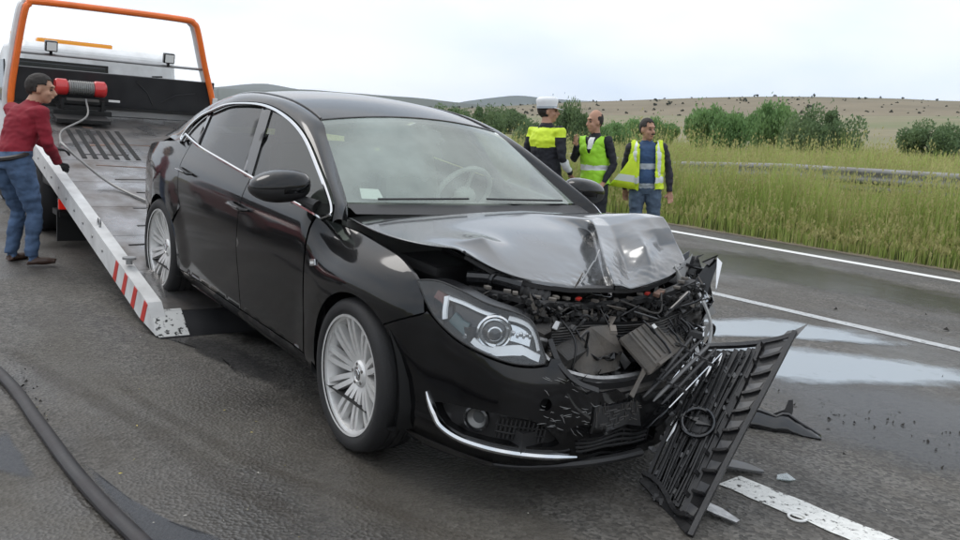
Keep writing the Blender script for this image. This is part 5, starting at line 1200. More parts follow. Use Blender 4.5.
for a,nm,m in ((0,'bumper','red_paint'),(1,'hood','red_paint'),(2,'hood','red_paint'),(3,'windshield','tinted_glass'),(4,'roof','red_paint'),(5,'roof','red_paint'),(6,'rear_window','tinted_glass'),(7,'rear_window','tinted_glass'),(8,'tailgate','red_paint'),(9,'tailgate','red_paint'),(10,'bumper','red_paint')): strip_top(a,a+1,nm,m,.03)
b=B(); b.box((0,0,.35),(3.3,1.4,.2)); b.build('floor_pan','chassis_black',rc)
# ================================================================= people
mat('skin_tan',(.42,.23,.15),.55,var=.08,vscale=12); mat('hair_dark',(.018,.013,.010),.7,bump=.5,bscale=200); mat('red_knit',(.22,.008,.020),.85,var=.12,vscale=10,bump=.5,bscale=14); mat('jeans',(.055,.095,.17),.85,var=.35,vscale=9,bump=.4,bscale=14); mat('jeans_grey',(.075,.11,.16),.85,var=.25,vscale=9,bump=.4,bscale=14)
mat('black_cloth',(.012,.013,.018),.8,var=.2,vscale=8,bump=.4,bscale=14); mat('shoe_brown',(.05,.025,.016),.5); mat('shoe_black',(.012,.012,.012),.45); mat('hivis_yellow',(.62,.80,.03),.6,var=.08,vscale=7,bump=.4,bscale=12,emit=None); mat('hivis_green',(.34,.70,.03),.6,var=.08,vscale=7,bump=.4,bscale=12); mat('silver_tape',(.70,.72,.72),.4); mat('blue_shirt',(.035,.075,.16),.85,var=.15,vscale=9,bump=.4,bscale=14); mat('grey_shirt_band',(.42,.46,.50),.8); mat('white_cap',(.74,.75,.76),.6); mat('glove_black',(.015,.015,.016),.7); mat('eye_dark',(.02,.015,.012),.3); mat('lip',(.30,.12,.10),.5); mat('navy_jacket',(.022,.020,.030),.8,bump=.4,bscale=14); mat('belt_leather',(.02,.015,.012),.5); mat('glove_yellow',(.45,.30,.06),.7)
def seg_d(p,a,b):
    ab=b-a; t=max(0,min(1,(p-a).dot(ab)/max(ab.length_squared,1e-9))); return (p-(a+ab*t)).length
def finger(b,root,dirs,l,r):
    p=Vector(root); pts=[p.copy()]
    for d in dirs: p=p+Vector(d).normalized()*l/len(dirs); pts.append(p.copy())
    b.tube(pts,[r,r*.98,r*.9,r*.72][:len(pts)],8); b.ell(pts[-1],(r*.72,)*3,8,6)
def hand(b,wrist,dirv,palmn,curl,thumb_side,scale=1.0):
    """palm plus four unequal fingers and a thumb from the side of the palm"""
    d=Vector(dirv).normalized(); n=Vector(palmn); n=(n-n.dot(d)*d).normalized(); s=d.cross(n)*thumb_side; w=Vector(wrist)
    b.tube([w,w+d*.03*scale,w+d*.085*scale],[.028*scale,.038*scale,.040*scale],10,flat=.42,up=n)
    for k,(o,l) in enumerate(((.030,.072),(.010,.080),(-.010,.075),(-.029,.058))):
        r0=w+d*.080*scale+s*o*scale; d1=d+n*curl*.4; d2=d+n*curl*1.1; d3=d*.7+n*curl*1.6
        finger(b,r0,(d1,d2,d3),l*scale,.0095*scale)
    finger(b,w+d*.028*scale+s*.030*scale,(s*.9+d*.6,s*.5+d*.8+n*curl*.4,d+n*curl*.6),.068*scale,.011*scale)
def person(name,label,loc,yaw,J,mats,cls,head_yaw=0,head_pitch=0,hair='short',width=1.0,curl=(.5,.5),belly=0,voxel=.0095,lean=True):
    """J: joints in a frame facing +X, left = +Y. One continuous remeshed body with painted-on materials by region"""
    J={k:Vector(v) for k,v in J.items()}
    q=Vector((0,0,1)).rotation_difference(NG) if lean else None
    root=thing(name,label,'person',loc); root.rotation_mode='QUATERNION'; from mathutils import Quaternion
    root.rotation_quaternion=(q @ Quaternion((0,0,1),yaw)) if q else Quaternion((0,0,1),yaw)
    b=B(); pel,wst,chs,nek,hd=J['pelvis'],J['waist'],J['chest'],J['neck'],J['head']
    fw=J.get('fwd',Vector((1,0,0)))
    W=width
    # trunk: hips, waist, ribs, shoulders
    b.tube([pel-(wst-pel).normalized()*.09,pel,pel.lerp(wst,.5),wst,wst.lerp(chs,.5),chs,chs.lerp(nek,.55),nek],[.13*W,.170*W,.165*W,.158*W,.170*W,.185*W,.150*W,.06],18,flat=.66+belly*.5,up=fw)
    if belly: b.ell(wst.lerp(pel,.3)+fw*.045,(.12,.14,.15),14,10)
    for s,S in (('L',1),('R',-1)):
        sh,el,wr=J['sh'+s],J['el'+s],J['wr'+s]; hp,kn,an=J['hip'+s],J['kn'+s],J['an'+s]
        b.tube([chs.lerp(nek,.45),sh.lerp(chs,.35),sh],[.075,.080,.068],12); b.ell(sh,(.068,.066,.068),12,8)
        b.tube([sh,sh.lerp(el,.4),el,el.lerp(wr,.25),el.lerp(wr,.7),wr],[.064,.056,.046,.048,.040,.033],12)
        b.tube([hp+(pel-hp)*.2+Vector((0,0,.04)),hp.lerp(kn,.15),hp.lerp(kn,.55),kn,kn.lerp(an,.3),kn.lerp(an,.8),an],[.098*W,.096*W,.080*W,.062,.063,.052,.050],14)
        ft=J['ft'+s]; fd=(ft-an); fd.z=0; fd=fd.normalized(); side=Vector((-fd.y,fd.x,0))
        gz=an.z-.085
        b.tube([an+Vector((0,0,-.02)),Vector((an.x,an.y,gz+.05))-fd*.025,Vector((an.x,an.y,gz+.042))+fd*.05,Vector((an.x,an.y,gz+.036))+fd*.12,Vector((an.x,an.y,gz+.028))+fd*.175],[.044,.046,.046,.046,.030],12,flat=.75,up=(0,0,1))
        hdv=(wr-el).normalized(); pn=J.get('palm'+s,fw); hand(b,wr,J.get('hd'+s,hdv),pn,curl[0 if S>0 else 1],1 if S>0 else -1)
    # neck and head
    HR_=Matrix.Rotation(head_yaw,3,'Z')@Matrix.Rotation(head_pitch,3,'Y')
    b.tube([nek-(hd-nek).normalized()*.04,nek,nek.lerp(hd,.55),hd+HR_@Vector((-.01,0,.0))],[.078,.060,.055,.054],12)
    def hp_(x,y,z): return hd+HR_@Vector((x,y,z))
    b.ell(hp_(-.012,0,.035),(.098,.076,.108),18,14,HR_); b.ell(hp_(.022,0,-.035),(.070,.062,.080),16,12,HR_)   # cranium, face
    b.ell(hp_(.050,0,-.088),(.036,.040,.030),12,8,HR_)                                                          # chin
    b.tube([hp_(.084,0,.030),hp_(.100,0,.0),hp_(.114,0,-.028),hp_(.098,0,-.036)],[.010,.012,.016,.012],8)         # nose
    b.tube([hp_(.082,-.045,.040),hp_(.094,0,.043),hp_(.082,.045,.040)],[.010,.013,.010],8)                        # brow
    b.tube([hp_(.086,-.024,-.060),hp_(.098,0,-.058),hp_(.086,.024,-.060)],[.007,.011,.007],8)                     # lips
    for S in (1,-1):
        b.ell(hp_(-.006,S*.078,-.005),(.022,.012,.034),10,8,HR_); b.ell(hp_(.062,S*.040,-.025),(.026,.022,.024),10,8,HR_)
    me=bpy.data.meshes.new(name+'_raw'); me.from_pydata(b.v,[],b.f); tmp=bpy.data.objects.new('tmp',me); COL.objects.link(tmp)
    md=tmp.modifiers.new('r','REMESH'); md.mode='VOXEL'; md.voxel_size=voxel; md.use_smooth_shade=True
    md=tmp.modifiers.new('s','SMOOTH'); md.factor=.5; md.iterations=3
    dg=bpy.context.evaluated_depsgraph_get(); em=bpy.data.meshes.new_from_object(tmp.evaluated_get(dg)); bpy.data.objects.remove(tmp)
    em.name='body'
    nrm_=[v.normal.copy() for v in em.vertices]
    for v,n_ in zip(em.vertices,nrm_):
        c=v.co.copy()
        if c.z<hd.z-.16: v.co=c+n_*(.010*noise.noise((c.x*9,c.y*9,c.z*16))+.006*noise.noise((c.x*22,c.y*22,c.z*30)))
    em.update()
    # region per vertex
    segs=[('head',nek.lerp(hd,-.25),hd+Vector((0,0,.06)),.10),('torso',pel.lerp(wst,.2),chs.lerp(nek,.6),.17),('pelvis',pel-Vector((0,0,.06)),pel.lerp(wst,.15),.16)]
    segs.append(('head',hd,hd+HR_@Vector((.055,0,-.085)),.085))
    for s in 'LR':
        segs+=[('torso',J['sh'+s].lerp(chs,.5),J['sh'+s],.07),('uparm'+s,J['sh'+s].lerp(J['el'+s],.15),J['el'+s],.055),('forearm'+s,J['el'+s],J['wr'+s],.042),
               ('hand'+s,J['wr'+s]+(J['wr'+s]-J['el'+s]).normalized()*.012,J['wr'+s]+Vector(J.get('hd'+s,(J['wr'+s]-J['el'+s]))).normalized()*.17,.045),('thigh'+s,J['hip'+s],J['kn'+s],.085),('shin'+s,J['kn'+s],J['an'+s],.055),
               ('foot'+s,J['an'+s]-Vector((0,0,.03)),Vector((J['ft'+s].x,J['ft'+s].y,J['an'+s].z-.05)),.045)]
    def region(p):
        best=None
        for nm,a,c,r in segs:
            d=seg_d(p,a,c)/r
            if best is None or d<best[0]: best=(d,nm)
        return best[1]
    regs=[];mi=[]
    for f in em.polygons:
        c=f.center; r=region(c); regs.append(r); mi.append(cls(r,c,J))
    o=link('body',em,mats,root); em.polygons.foreach_set('material_index',mi); em.update()
    # hair shell
    def cap(fn,push,m,nm,solid=True):
        keep=[f for f,r in zip(em.polygons,regs) if fn(r,f.center)]
        idx={}; V=[];F=[];MI=[]
        for f in keep:
            q=[]
            for vi in f.vertices:
                if vi not in idx:
                    idx[vi]=len(V); v=em.vertices[vi]; V.append(v.co+v.normal*(push(v.co) if callable(push) else push))
                q.append(idx[vi])
            F.append(q); MI.append(m[1](f.center) if isinstance(m,tuple) else 0)
        ob=mesh(nm,V,F,m[0] if isinstance(m,tuple) else m,root,True,MI if isinstance(m,tuple) else None)
        if solid:
            sm=ob.modifiers.new('sm','SMOOTH'); sm.factor=.5; sm.iterations=2; md=ob.modifiers.new('s','SOLIDIFY'); md.thickness=.008; md.offset=-.6
        return ob
    inv=HR_.transposed()
    def hl_(c): return inv@(c-hd)
    if hair=='short': cap(lambda r,c:r=='head' and (hl_(c).z>.092+.015*noise.noise(c*30) or (hl_(c).x<.045 and hl_(c).z>.045) or (hl_(c).x<-.015 and hl_(c).z>-.02) or (hl_(c).x<-.05 and hl_(c).z>-.05)) and not(abs(hl_(c).y)>.08 and hl_(c).x>-.02 and hl_(c).z<.02),lambda c:.008+.005*noise.noise(c*60),'hair_dark','hair')
    if hair=='balding': cap(lambda r,c:r=='head' and ((hl_(c).x<.0 and -.02<hl_(c).z<.065 and abs(hl_(c).y)>.03) or (hl_(c).x<-.055 and -.05<hl_(c).z<.09)) and not(abs(hl_(c).y)>.08 and hl_(c).x>-.02 and hl_(c).z<.02),.004,'hair_dark','hair')
    if hair=='nape': cap(lambda r,c:r=='head' and hl_(c).x<.0 and -.055<hl_(c).z<.05 and not(abs(hl_(c).y)>.08 and hl_(c).x>-.02 and hl_(c).z<.02),.006,'hair_dark','hair')
    for S in (1,-1):
        e=B(); e.ell(hp_(.083,S*.032,.010),(.010,.015,.0075),10,8,HR_); e.build('eye','eye_dark',root,True)
        e=B(); e.tube([hp_(.086,S*.018,.036),hp_(.090,S*.034,.040),hp_(.080,S*.052,.034)],[.004,.006,.003],6); e.build('eyebrow','hair_dark',root,True)
    return root,em,cap,hp_,J,HR_
def shrink(root,s,w): root.scale=(w,w,s)
def std(**k):
    J=dict(pelvis=(0,0,.96),waist=(0,0,1.12),chest=(0,0,1.34),neck=(0,0,1.52),head=(.02,0,1.645),shL=(0,.19,1.43),shR=(0,-.19,1.43),elL=(-.01,.25,1.14),elR=(-.01,-.25,1.14),wrL=(.04,.26,.89),wrR=(.04,-.26,.89),hipL=(0,.095,.90),hipR=(0,-.095,.90),knL=(.02,.11,.49),knR=(.02,-.11,.49),anL=(-.02,.12,.085),anR=(-.02,-.12,.085),ftL=(.2,.15,.02),ftR=(.2,-.15,.02)); J.update(k); return J
# --- tow operator in red, leaning over the bed rail
def cls_red(r,c,J):
    if r=='head': return 0
    if r.startswith('hand'): return 4
    if r in('thighL','thighR','shinL','shinR','pelvis'): return 2
    if r.startswith('foot'): return 3
    if r=='torso' and c.z<J['waist'].z-.07: return 2
    return 1
J=std(pelvis=(-.06,0,.95),waist=(.0,0,1.11),chest=(.08,-.01,1.31),neck=(.15,-.03,1.47),head=(.20,-.06,1.585),fwd=(.92,0,-.38),shL=(.10,.19,1.41),shR=(.09,-.21,1.38),elL=(.26,.26,1.17),elR=(.10,-.25,1.10),wrL=(.40,.16,1.04),wrR=(.28,-.08,.92),hdR=(.8,.3,-.45),hdL=(.9,-.3,-.2),palmL=(0,0,-1),palmR=(0,0,-1),
      hipL=(-.06,.10,.89),hipR=(-.05,-.10,.89),knL=(.04,.14,.49),knR=(.02,-.12,.48),anL=(-.04,.18,.085),anR=(-.06,-.14,.085),ftL=(.2,.24,.02),ftR=(.15,-.28,.02))
root,em,cap,hp_,JJ,HRm=person('person','man in dark red sweater and blue jeans bending over the truck bed rail',(-4.80,-1.36,0),math.radians(112),J,['skin_tan','red_knit','jeans','shoe_brown','glove_black'],cls_red,head_yaw=math.radians(-38),head_pitch=.15,curl=(.7,1.1),width=1.06)
root.scale=(1.04,1.04,.915)
b=B(); ring=[Vector((-.05+.112*math.cos(a*math.pi/16)-.015,.172*math.sin(a*math.pi/16),1.005+.055*math.cos(a*math.pi/16)*.6)) for a in range(32)]; b.tube(ring,.022,6,closed=True,flat=1.0,up=(0,0,1)); b.build('belt','belt_leather',root,True)
# --- police officer with white cap
def cls_pol(r,c,J):
    if r=='head' : return 0
    if r.startswith('hand'): return 0
    if r.startswith(('thigh','shin')) or r=='pelvis': return 3
    if r.startswith('foot'): return 4
    if (r=='torso') and 1.265+.02*noise.noise(c*9)<c.z<1.475+.012*noise.noise(c*14): return 2
    if r.startswith('uparm') and c.z>1.37: return 2
    if r.startswith('forearm') and .2<((c-J['el'+r[-1]]).length/.26)<.75: return 5
    return 1
J=std(elL=(-.03,.27,1.16),elR=(-.04,-.26,1.15),wrL=(.14,.22,.98),wrR=(.12,-.24,.97))
root,em,cap,hp_,JJ,HRm=person('person','police officer in white peaked cap and black jacket with yellow reflective yoke','' or (-3.93,3.73,0),math.radians(96),J,['skin_tan','black_cloth','hivis_yellow','black_cloth','shoe_black','silver_tape'],cls_pol,head_yaw=math.radians(-48),hair='nape',width=1.12)
root.scale=(1.05,1.05,1.0)
b=B(); b.lathe([(.0,.165),(.06,.162),(.095,.150),(.108,.128),(.104,.095),(.098,.055),(.098,.04)],24,'Z'); cv=[hp_(p[0]*1.08-.012,p[1],p[2]) for p in b.v]; mesh('cap',cv,b.f,'white_cap',root)
b=B(); b.lathe([(.100,.038),(.101,.062)],24,'Z'); mesh('cap_band',[hp_(p[0]*1.085-.012,p[1]*1.01,p[2]) for p in b.v],b.f,'grey_shirt_band',root)
b=B(); b.add([hp_(.075+.085*math.cos(a)*1.0,.088*math.sin(a),.040-.018*math.cos(a)) for a in [(-90+15*k)*math.pi/180 for k in range(13)]]+[hp_(.055+.02*math.cos(a),.085*math.sin(a),.046) for a in [(-90+15*k)*math.pi/180 for k in range(13)]],[(i,i+1,14+i,13+i) for i in range(12)]); o=b.build('cap_peak','white_cap',root,True); o.modifiers.new('s','SOLIDIFY').thickness=.004
# --- man in green vest, one arm raised
def vest(cap,J,zlo,zhi,colour,bands,front_open=0,nm='vest',bands_v=(),push=.024):
    def f(r,c):
        if r not in('torso','pelvis'): return False
        if not (zlo<c.z<zhi): return False
        if c.z>1.40 and abs(c.y)<.055+ (.06 if c.x>0 else 0)*max(0,(c.z-1.40)/.1): return False
        if abs(c.y)>.185 and c.z>1.22: return False
        if c.x>.03 and abs(c.y)<(.05 if c.z>1.30 else .0)*max(0,(c.z-1.25)/.15): return False
        if front_open and c.x>0 and abs(c.y)<front_open: return False
        return True
    def m(c):
        for a,b_ in bands:
            if a<c.z<b_: return 1
        for a,b_ in bands_v:
            if a<abs(c.y)<b_ and c.z>1.1: return 1
        return 0
    return cap(f,push,([colour,'silver_tape'],m),nm)
def cls_mid(r,c,J):
    if r=='head': return 0
    if r.startswith('hand'): return 0
    if r.startswith('foot'): return 4
    if r.startswith(('thigh','shin')): return 3
    if r=='pelvis': return 3
    if r=='torso' and 1.34<c.z<1.475 and c.x>.02 and abs(c.y)<.04: return 2
    return 1
J=std(elR=(.05,-.30,1.20),wrR=(.22,-.13,1.39),hdR=(.5,.1,.85),palmR=(.2,.9,.1),elL=(-.02,.27,1.17),wrL=(.10,.20,.97))
root,em,cap,hp_,JJ,HRm=person('person','balding man in black uniform and bright green safety vest raising one hand','' or (-3.62,4.18,0),math.radians(-78),J,['skin_tan','black_cloth','white_cap','black_cloth','shoe_black'],cls_mid,head_yaw=math.radians(-28),hair='balding',curl=(.6,.4),width=1.04)
root.scale=(.88,.88,.955)
vest(cap,JJ,.92,1.47,'hivis_green',((1.10,1.16),),0,bands_v=())
# --- man in open yellow vest over blue shirt
def cls_r(r,c,J):
    if r=='head': return 0
    if r.startswith('hand'): return 0
    if r.startswith('foot'): return 4
    if r.startswith(('thigh','shin')) or r=='pelvis': return 3
    if r.startswith(('uparm','forearm')): return 1
    if r=='torso':
        if c.z<.93: return 3
        if c.x<.0 or abs(c.y)>.15: return 1
        if 1.18<c.z<1.25 or .95<c.z<1.01: return 5
        return 2
    return 1
J=std(elL=(-.04,.27,1.15),wrL=(-.02,.29,.90),elR=(-.06,-.26,1.16),wrR=(-.10,-.24,.92))
root,em,cap,hp_,JJ,HRm=person('person','dark-haired man in open yellow safety vest over blue striped sweater and jeans','' or (-3.42,4.80,0),math.radians(-45),J,['skin_tan','navy_jacket','blue_shirt','jeans_grey','shoe_black','grey_shirt_band'],cls_r,head_yaw=math.radians(38),hair='short',belly=.12,width=1.05)
root.scale=(.95,.95,.93)
vest(cap,JJ,.93,1.49,'hivis_yellow',((1.02,1.075),),.085,bands_v=((.105,.140),),push=.04)
# flared vest flap on his right side
V=[];F=[]
for i in range(7):
    t=i/6
    for j in range(5):
        s=j/4; x=.125+.02*math.sin(t*3)-.02*s; y=-.085-.06*s-(.30*s)*t**1.3; z=1.43-.50*t+.05*s*t+ .0; V.append((x+.05*s*t,y,z))
for i in range(6):
    for j in range(4): F.append((i*5+j,i*5+j+1,i*5+6+j,i*5+5+j))
o=mesh('vest_flap',V,F,['hivis_yellow','silver_tape'],root,True,[1 if (i//4==4 ) else 0 for i in range(24)]); o.modifiers.new('s','SOLIDIFY').thickness=.006
b=B(); b.tube([hp_(.098,-.026,-.046),hp_(.108,0,-.043),hp_(.098,.026,-.046)],[.006,.009,.006],6); b.build('moustache','hair_dark',root,True)
# ================================================================= guardrail, grass, bushes, trees
mat('galvanised',(.27,.27,.265),.6,.3,var=.2,vscale=4,dirt=((.2,.17,.13),.5,2)); mat('wood_grey',(.16,.14,.12),.9)
gr=thing('guardrail','weathered galvanised guardrail standing in the tall verge grass','guardrail',loc=UV(-10,13.2))
g0=UV(-10,13.2)
def grz(u): p=UV(u,13.2); return tz(p.x,p.y)
for zz,nm in ((.74,'beam'),(.50,'lower_beam')):
    prof=[(-.03,-.15),(.03,-.12),(.03,-.05),(-.03,0),(.03,.05),(.03,.12),(-.03,.15)] if nm=='beam' else [(-.02,-.05),(.02,-.03),(.02,.03),(-.02,.05)]
    V=[];F=[]; us_=list(range(-60,13,3)); k=len(prof)
    for u in us_:
        for a,h in prof: p=UV(u,13.2-a)-g0; V.append((p.x,p.y,grz(u)+zz+h))
    for i in range(len(us_)-1):
        for j in range(k-1): F.append((i*k+j,(i+1)*k+j,(i+1)*k+j+1,i*k+j+1))
    o=mesh(nm,V,F,'galvanised',gr); o.modifiers.new('s','SOLIDIFY').thickness=.004
for u in range(-58,12,4):
    p=UV(u,13.27)-g0; b=B(); b.box((p.x,p.y,grz(u)+.38),(.10,.12,.90)); b.build('post','galvanised',gr)
def leafmat(name,c1,c2,tr=.35):
    m=mat(name,c1,.75,col2=c2,vscale=1.3,detail=3); t=m.node_tree; b=t.nodes['Principled BSDF']; o=[n for n in t.nodes if n.type=='OUTPUT_MATERIAL'][0]
    tl=t.nodes.new('ShaderNodeBsdfTranslucent'); x=t.nodes.new('ShaderNodeMixShader'); x.inputs[0].default_value=tr; t.links.new(b.inputs['Base Color'].links[0].from_socket,tl.inputs[0]); t.links.new(b.outputs[0],x.inputs[1]); t.links.new(tl.outputs[0],x.inputs[2]); t.links.new(x.outputs[0],o.inputs[0])
leafmat('grass_green',(.29,.39,.09),(.42,.48,.15)); leafmat('grass_straw',(.46,.43,.19),(.54,.50,.24)); leafmat('grass_dark',(.07,.10,.025),(.11,.13,.035)); leafmat('bush_green',(.14,.26,.09),(.22,.34,.13)); leafmat('bush_olive',(.11,.18,.08),(.18,.25,.115)); leafmat('tree_dark',(.050,.058,.036),(.08,.085,.05)); mat('bark',(.06,.05,.04),.9); leafmat('seed_head',(.34,.33,.12),(.44,.41,.18))  # tree_dark: distance haze lightened into the leaf colour
random.seed(101)
def grass(name,label,n,urange,vfun,hfun,m,wd,seed,heads=0):
    random.seed(seed); V=[];F=[];MI=[]
    for k in range(n):
        u=random.uniform(*urange) if not callable(urange) else urange(); v=vfun(u); p=UV(u,v); z=tz(p.x,p.y)-.02; h=hfun(u,v)*random.uniform(.55,1.1); a=random.uniform(0,6.28); w_=wd*random.uniform(.6,1.5); lean=random.gauss(0,.16)*h; la=random.uniform(0,6.28)
        dx,dy=math.cos(a)*w_/2,math.sin(a)*w_/2; lx,ly=math.cos(la)*lean,math.sin(la)*lean; i=len(V)
        V+=[(p.x-dx,p.y-dy,z),(p.x+dx,p.y+dy,z),(p.x-dx*.8+lx*.35,p.y-dy*.8+ly*.35,z+h*.55),(p.x+dx*.8+lx*.35,p.y+dy*.8+ly*.35,z+h*.55),(p.x+lx,p.y+ly,z+h)]
        F+=[(i,i+1,i+3,i+2),(i+2,i+3,i+4)]; MI+=[0,0]
        if heads and random.random()<heads:
            for q in range(4):
                i=len(V); t=.72+.08*q; c=Vector((p.x+lx*t,p.y+ly*t,z+h*t)); s=.028*random.uniform(.6,1.4); r=random.uniform(0,6.28)
                V+=[c,c+Vector((s*math.cos(r),s*math.sin(r),s*1.2)),c+Vector((s*.3*math.cos(r+1.5),s*.3*math.sin(r+1.5),s*2.2))]; F.append((i,i+1,i+2)); MI.append(1)
    o=mesh(name,V,F,[m,'seed_head'],None,False,MI); o['kind']='stuff'; o['label']=label; o['category']='grass'
edge=lambda u:9.42+.22*noise.noise((u*.8,0,3))+.12*noise.noise((u*3,0,7))
def vnear(u): return edge(u)+abs(random.gauss(0,.9))
def vfar(u): return edge(u)+random.uniform(.2,7.5)
hh=lambda u,v: (.34+.92*sstep(9.4,10.6,v))*(1-.22*sstep(11.4,12.6,v)*(1-sstep(13.4,14,v)))*(.8+.45*noise.noise((u*.45,v*.45,1))+.25*noise.noise((u*1.7,v*1.7,5)))
def ur():   # denser towards the near end
    return 6-46*random.random()**1.35
grass('tall_grass','tall yellow green verge grass between road and guardrail',42000,ur,vnear,hh,'grass_green',.013,1,.18)
grass('tall_grass','tall yellow green verge grass between road and guardrail',52000,ur,vfar,lambda u,v:hh(u,v)*1.15,'grass_green',.014,2,.25)
grass('dry_grass','straw coloured dry stalks among the verge grass',20000,ur,vfar,lambda u,v:hh(u,v)*1.25,'grass_straw',.009,3,.55)
grass('dry_grass','straw coloured dry grass at the foot of the verge',15000,ur,vnear,lambda u,v:.22+.35*sstep(9.4,10.4,v),'grass_straw',.010,5,.2)
grass('low_weeds','dark low weeds under the verge grass',16000,ur,lambda u:edge(u)+random.uniform(.0,4),lambda u,v:.28,'grass_dark',.02,4)
grass('field_grass','pale field grass beyond the guardrail',30000,lambda:random.uniform(-70,10),lambda u:random.uniform(16.5,36),lambda u,v:.55,'grass_straw',.03,6,.1)
grass('field_grass','green field grass beyond the guardrail',22000,lambda:random.uniform(-75,10),lambda u:random.uniform(16.5,34),lambda u,v:.6,'grass_green',.035,7)
def bush_mesh(name,seed,n,leaf,wisp,lobes,up=.5):
    """leafy crown: leaf-sized faces gathered in uneven clumps on twigs"""
    random.seed(seed); V=[];F=[]; cl=[]
    for k in range(lobes):
        a=random.uniform(0,6.28); r=random.random()**.5; cl.append((Vector((r*.75*math.cos(a),r*.75*math.sin(a),.25+.55*random.random()*(1-.45*r))),random.uniform(.16,.34)))
    for k in range(n):
        c,s=random.choice(cl); d=Vector((random.gauss(0,1),random.gauss(0,1),random.gauss(0,1))).normalized(); rr=s*(random.random()**.45); p=c+Vector((d.x*rr,d.y*rr,d.z*rr*.95)); 
        if random.random()<wisp: p.z+=random.uniform(0,.22)
        if p.z<.0: p.z=abs(p.z)*.3
        ax=(d*.5+Vector((random.uniform(-1,1),random.uniform(-1,1),random.uniform(-.3,1)+up))).normalized(); o=ax.orthogonal().normalized(); o=(Matrix.Rotation(random.uniform(0,6.28),3,ax)@o); l=leaf*random.uniform(.6,1.5); w_=l*.30; i=len(V)
        V+=[p-ax*l*.5,p+o*w_,p+ax*l*.5,p-o*w_]; F.append((i,i+1,i+2,i+3))
    me=bpy.data.meshes.new(name); me.from_pydata([tuple(v) for v in V],[],F); me.update(); return me
def stem_mesh(seed,h=.6):
    random.seed(seed); b=B()
    for k in range(7):
        a=random.uniform(0,6.28); r=random.uniform(.2,.6); b.tube(spline([(0,0,-.05),(r*.3*math.cos(a),r*.3*math.sin(a),h*.4),(r*math.cos(a),r*math.sin(a),h)],3),[.03,.03,.025,.02,.016,.012,.006],5)
    me=bpy.data.meshes.new('stems'); me.from_pydata(b.v,[],b.f); me.update(); return me
bm1=[bush_mesh('foliage',s,17000,.062,.03,30,.7) for s in (1,2)]; bm2=[bush_mesh('foliage',s,14000,.056,.015,24,.3) for s in (5,6)]; st=[stem_mesh(s) for s in (3,4)]
for me in bm1: me.materials.append(MATS['bush_green'])
for me in bm2: me.materials.append(MATS['bush_olive'])
for me in st: me.materials.append(MATS['bark'])
def bush(name,label,x,y,w_,h,fm,sm,rz,group=None,cat='bush'):
    o=thing(name,label,cat,loc=(x,y,tz(x,y)-.08),rot=(0,0,rz),group=group); o.scale=(w_,w_,h)
    f=bpy.data.objects.new('foliage',fm); COL.objects.link(f); f.parent=o; s=bpy.data.objects.new('stems',sm); COL.objects.link(s); s.parent=o; return o
def at(az,D):   # bearing (deg) and ground distance from the roadside viewpoint
    a=math.radians(az); h=FH*math.cos(a)+RH*math.sin(a); return CAM.x+h.x*D,CAM.y+h.y*D
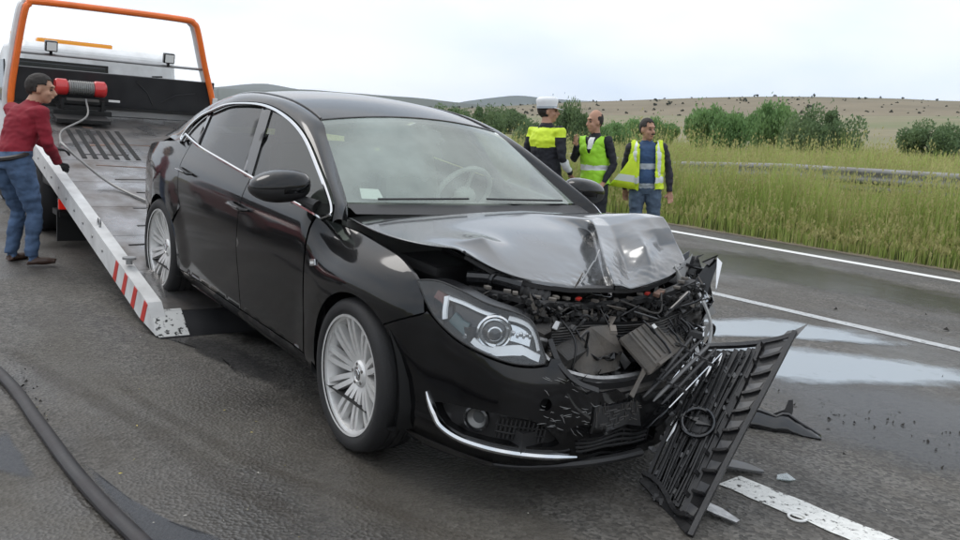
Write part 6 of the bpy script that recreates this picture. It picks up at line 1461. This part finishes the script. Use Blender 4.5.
for (nm,lb,az,D,w_,h,k,kind) in (
  ('tamarisk_bush','broad bright green tamarisk bush behind the guardrail',15.6,40,1.65,2.9,0,1),
  ('tamarisk_bush','rounded tamarisk bush growing against the broad bright green one',18.9,44,1.55,3.1,1,1),
  ('olive_bush','dark rounded olive bush beyond the guardrail next to the tamarisks',21.9,39,1.75,2.75,0,2),
  ('olive_bush','dark low olive bush standing alone further along the guardrail',28.2,38,1.6,2.1,1,2),
  ('olive_bush','dark low bush at the end of the shrub row along the guardrail',31.5,40,1.6,2.3,0,2),
  ('olive_bush','tall dark bush rising behind the police officer',6.0,36,1.05,3.1,1,2),
  ('olive_bush','small bush left of the tall dark bush behind the officer',3.6,38,1.1,2.0,0,2),
  ('tamarisk_bush','low green bush between the two men in safety vests',8.6,42,1.5,1.9,1,1),
  ('tamarisk_bush','green bush behind the man in the open yellow vest',11.5,46,1.6,2.2,0,1),
  ('olive_bush','olive bush far behind the car roof',.2,62,1.8,3.0,0,2),
  ('olive_bush','dark olive bush far behind the car windshield top',-2.0,75,2.2,3.2,1,2),
  ('olive_bush','wide low olive bush far behind the roof edge',1.9,80,2.6,3.0,0,2)):
    x,y=at(az,D); bush(nm,lb,x,y,w_*1.05,h*.90,(bm1 if kind==1 else bm2)[k],st[k],az,'shrubs beyond the guardrail')
# trees dotted over the brown hillside
dots=[bush_mesh('crown',s,420,.22,.0,9,.0) for s in (21,22,23)]
for me in dots: me.materials.append(MATS['tree_dark'])
random.seed(55)
prof=spline(HR,6)
def hill_z(az,t):
    el=lerp_tab(prof,az); e=-1.1+(el+1.1)*math.sin(min(1,t/.55)*math.pi/2)**1.3; return e
for k in range(230):
    az=random.uniform(-4,32); t=.53*random.random()**.6; t=max(.08,t); D=700+700*(t-.55); e=hill_z(az,t)
    a=math.radians(az); h=FH*math.cos(a)+RH*math.sin(a); p=Vector(CAM)+h*D+NG*(D*math.tan(math.radians(e))-.35)
    s=random.choice((1.5,1.9,2.3,2.8,3.4))*(.5 if random.random()<.15 else .32)
    o=bpy.data.objects.new('hill_tree',dots[k%3]); COL.objects.link(o); o.location=p; o.scale=(s*1.1,s*1.1,s*1.6); o.rotation_euler=(0,0,random.uniform(0,6)); tag(o,'small dark tree dotted over the brown hillside','tree','trees on the brown hillside')
# ================================================================= thin air haze over the whole scene
b=B(); b.box((-2000,2000,0),(13000,13000,1900)); hz=b.build('haze',None); hz['kind']='stuff'
hm=bpy.data.materials.new('haze'); hm.use_nodes=True; t=hm.node_tree; t.nodes.clear(); o_=t.nodes.new('ShaderNodeOutputMaterial'); pv=t.nodes.new('ShaderNodeVolumePrincipled')
pv.inputs['Color'].default_value=(.68,.82,1.0,1); pv.inputs['Density'].default_value=.00006; pv.inputs['Anisotropy'].default_value=.2; t.links.new(pv.outputs[0],o_.inputs['Volume']); hz.data.materials.append(hm)
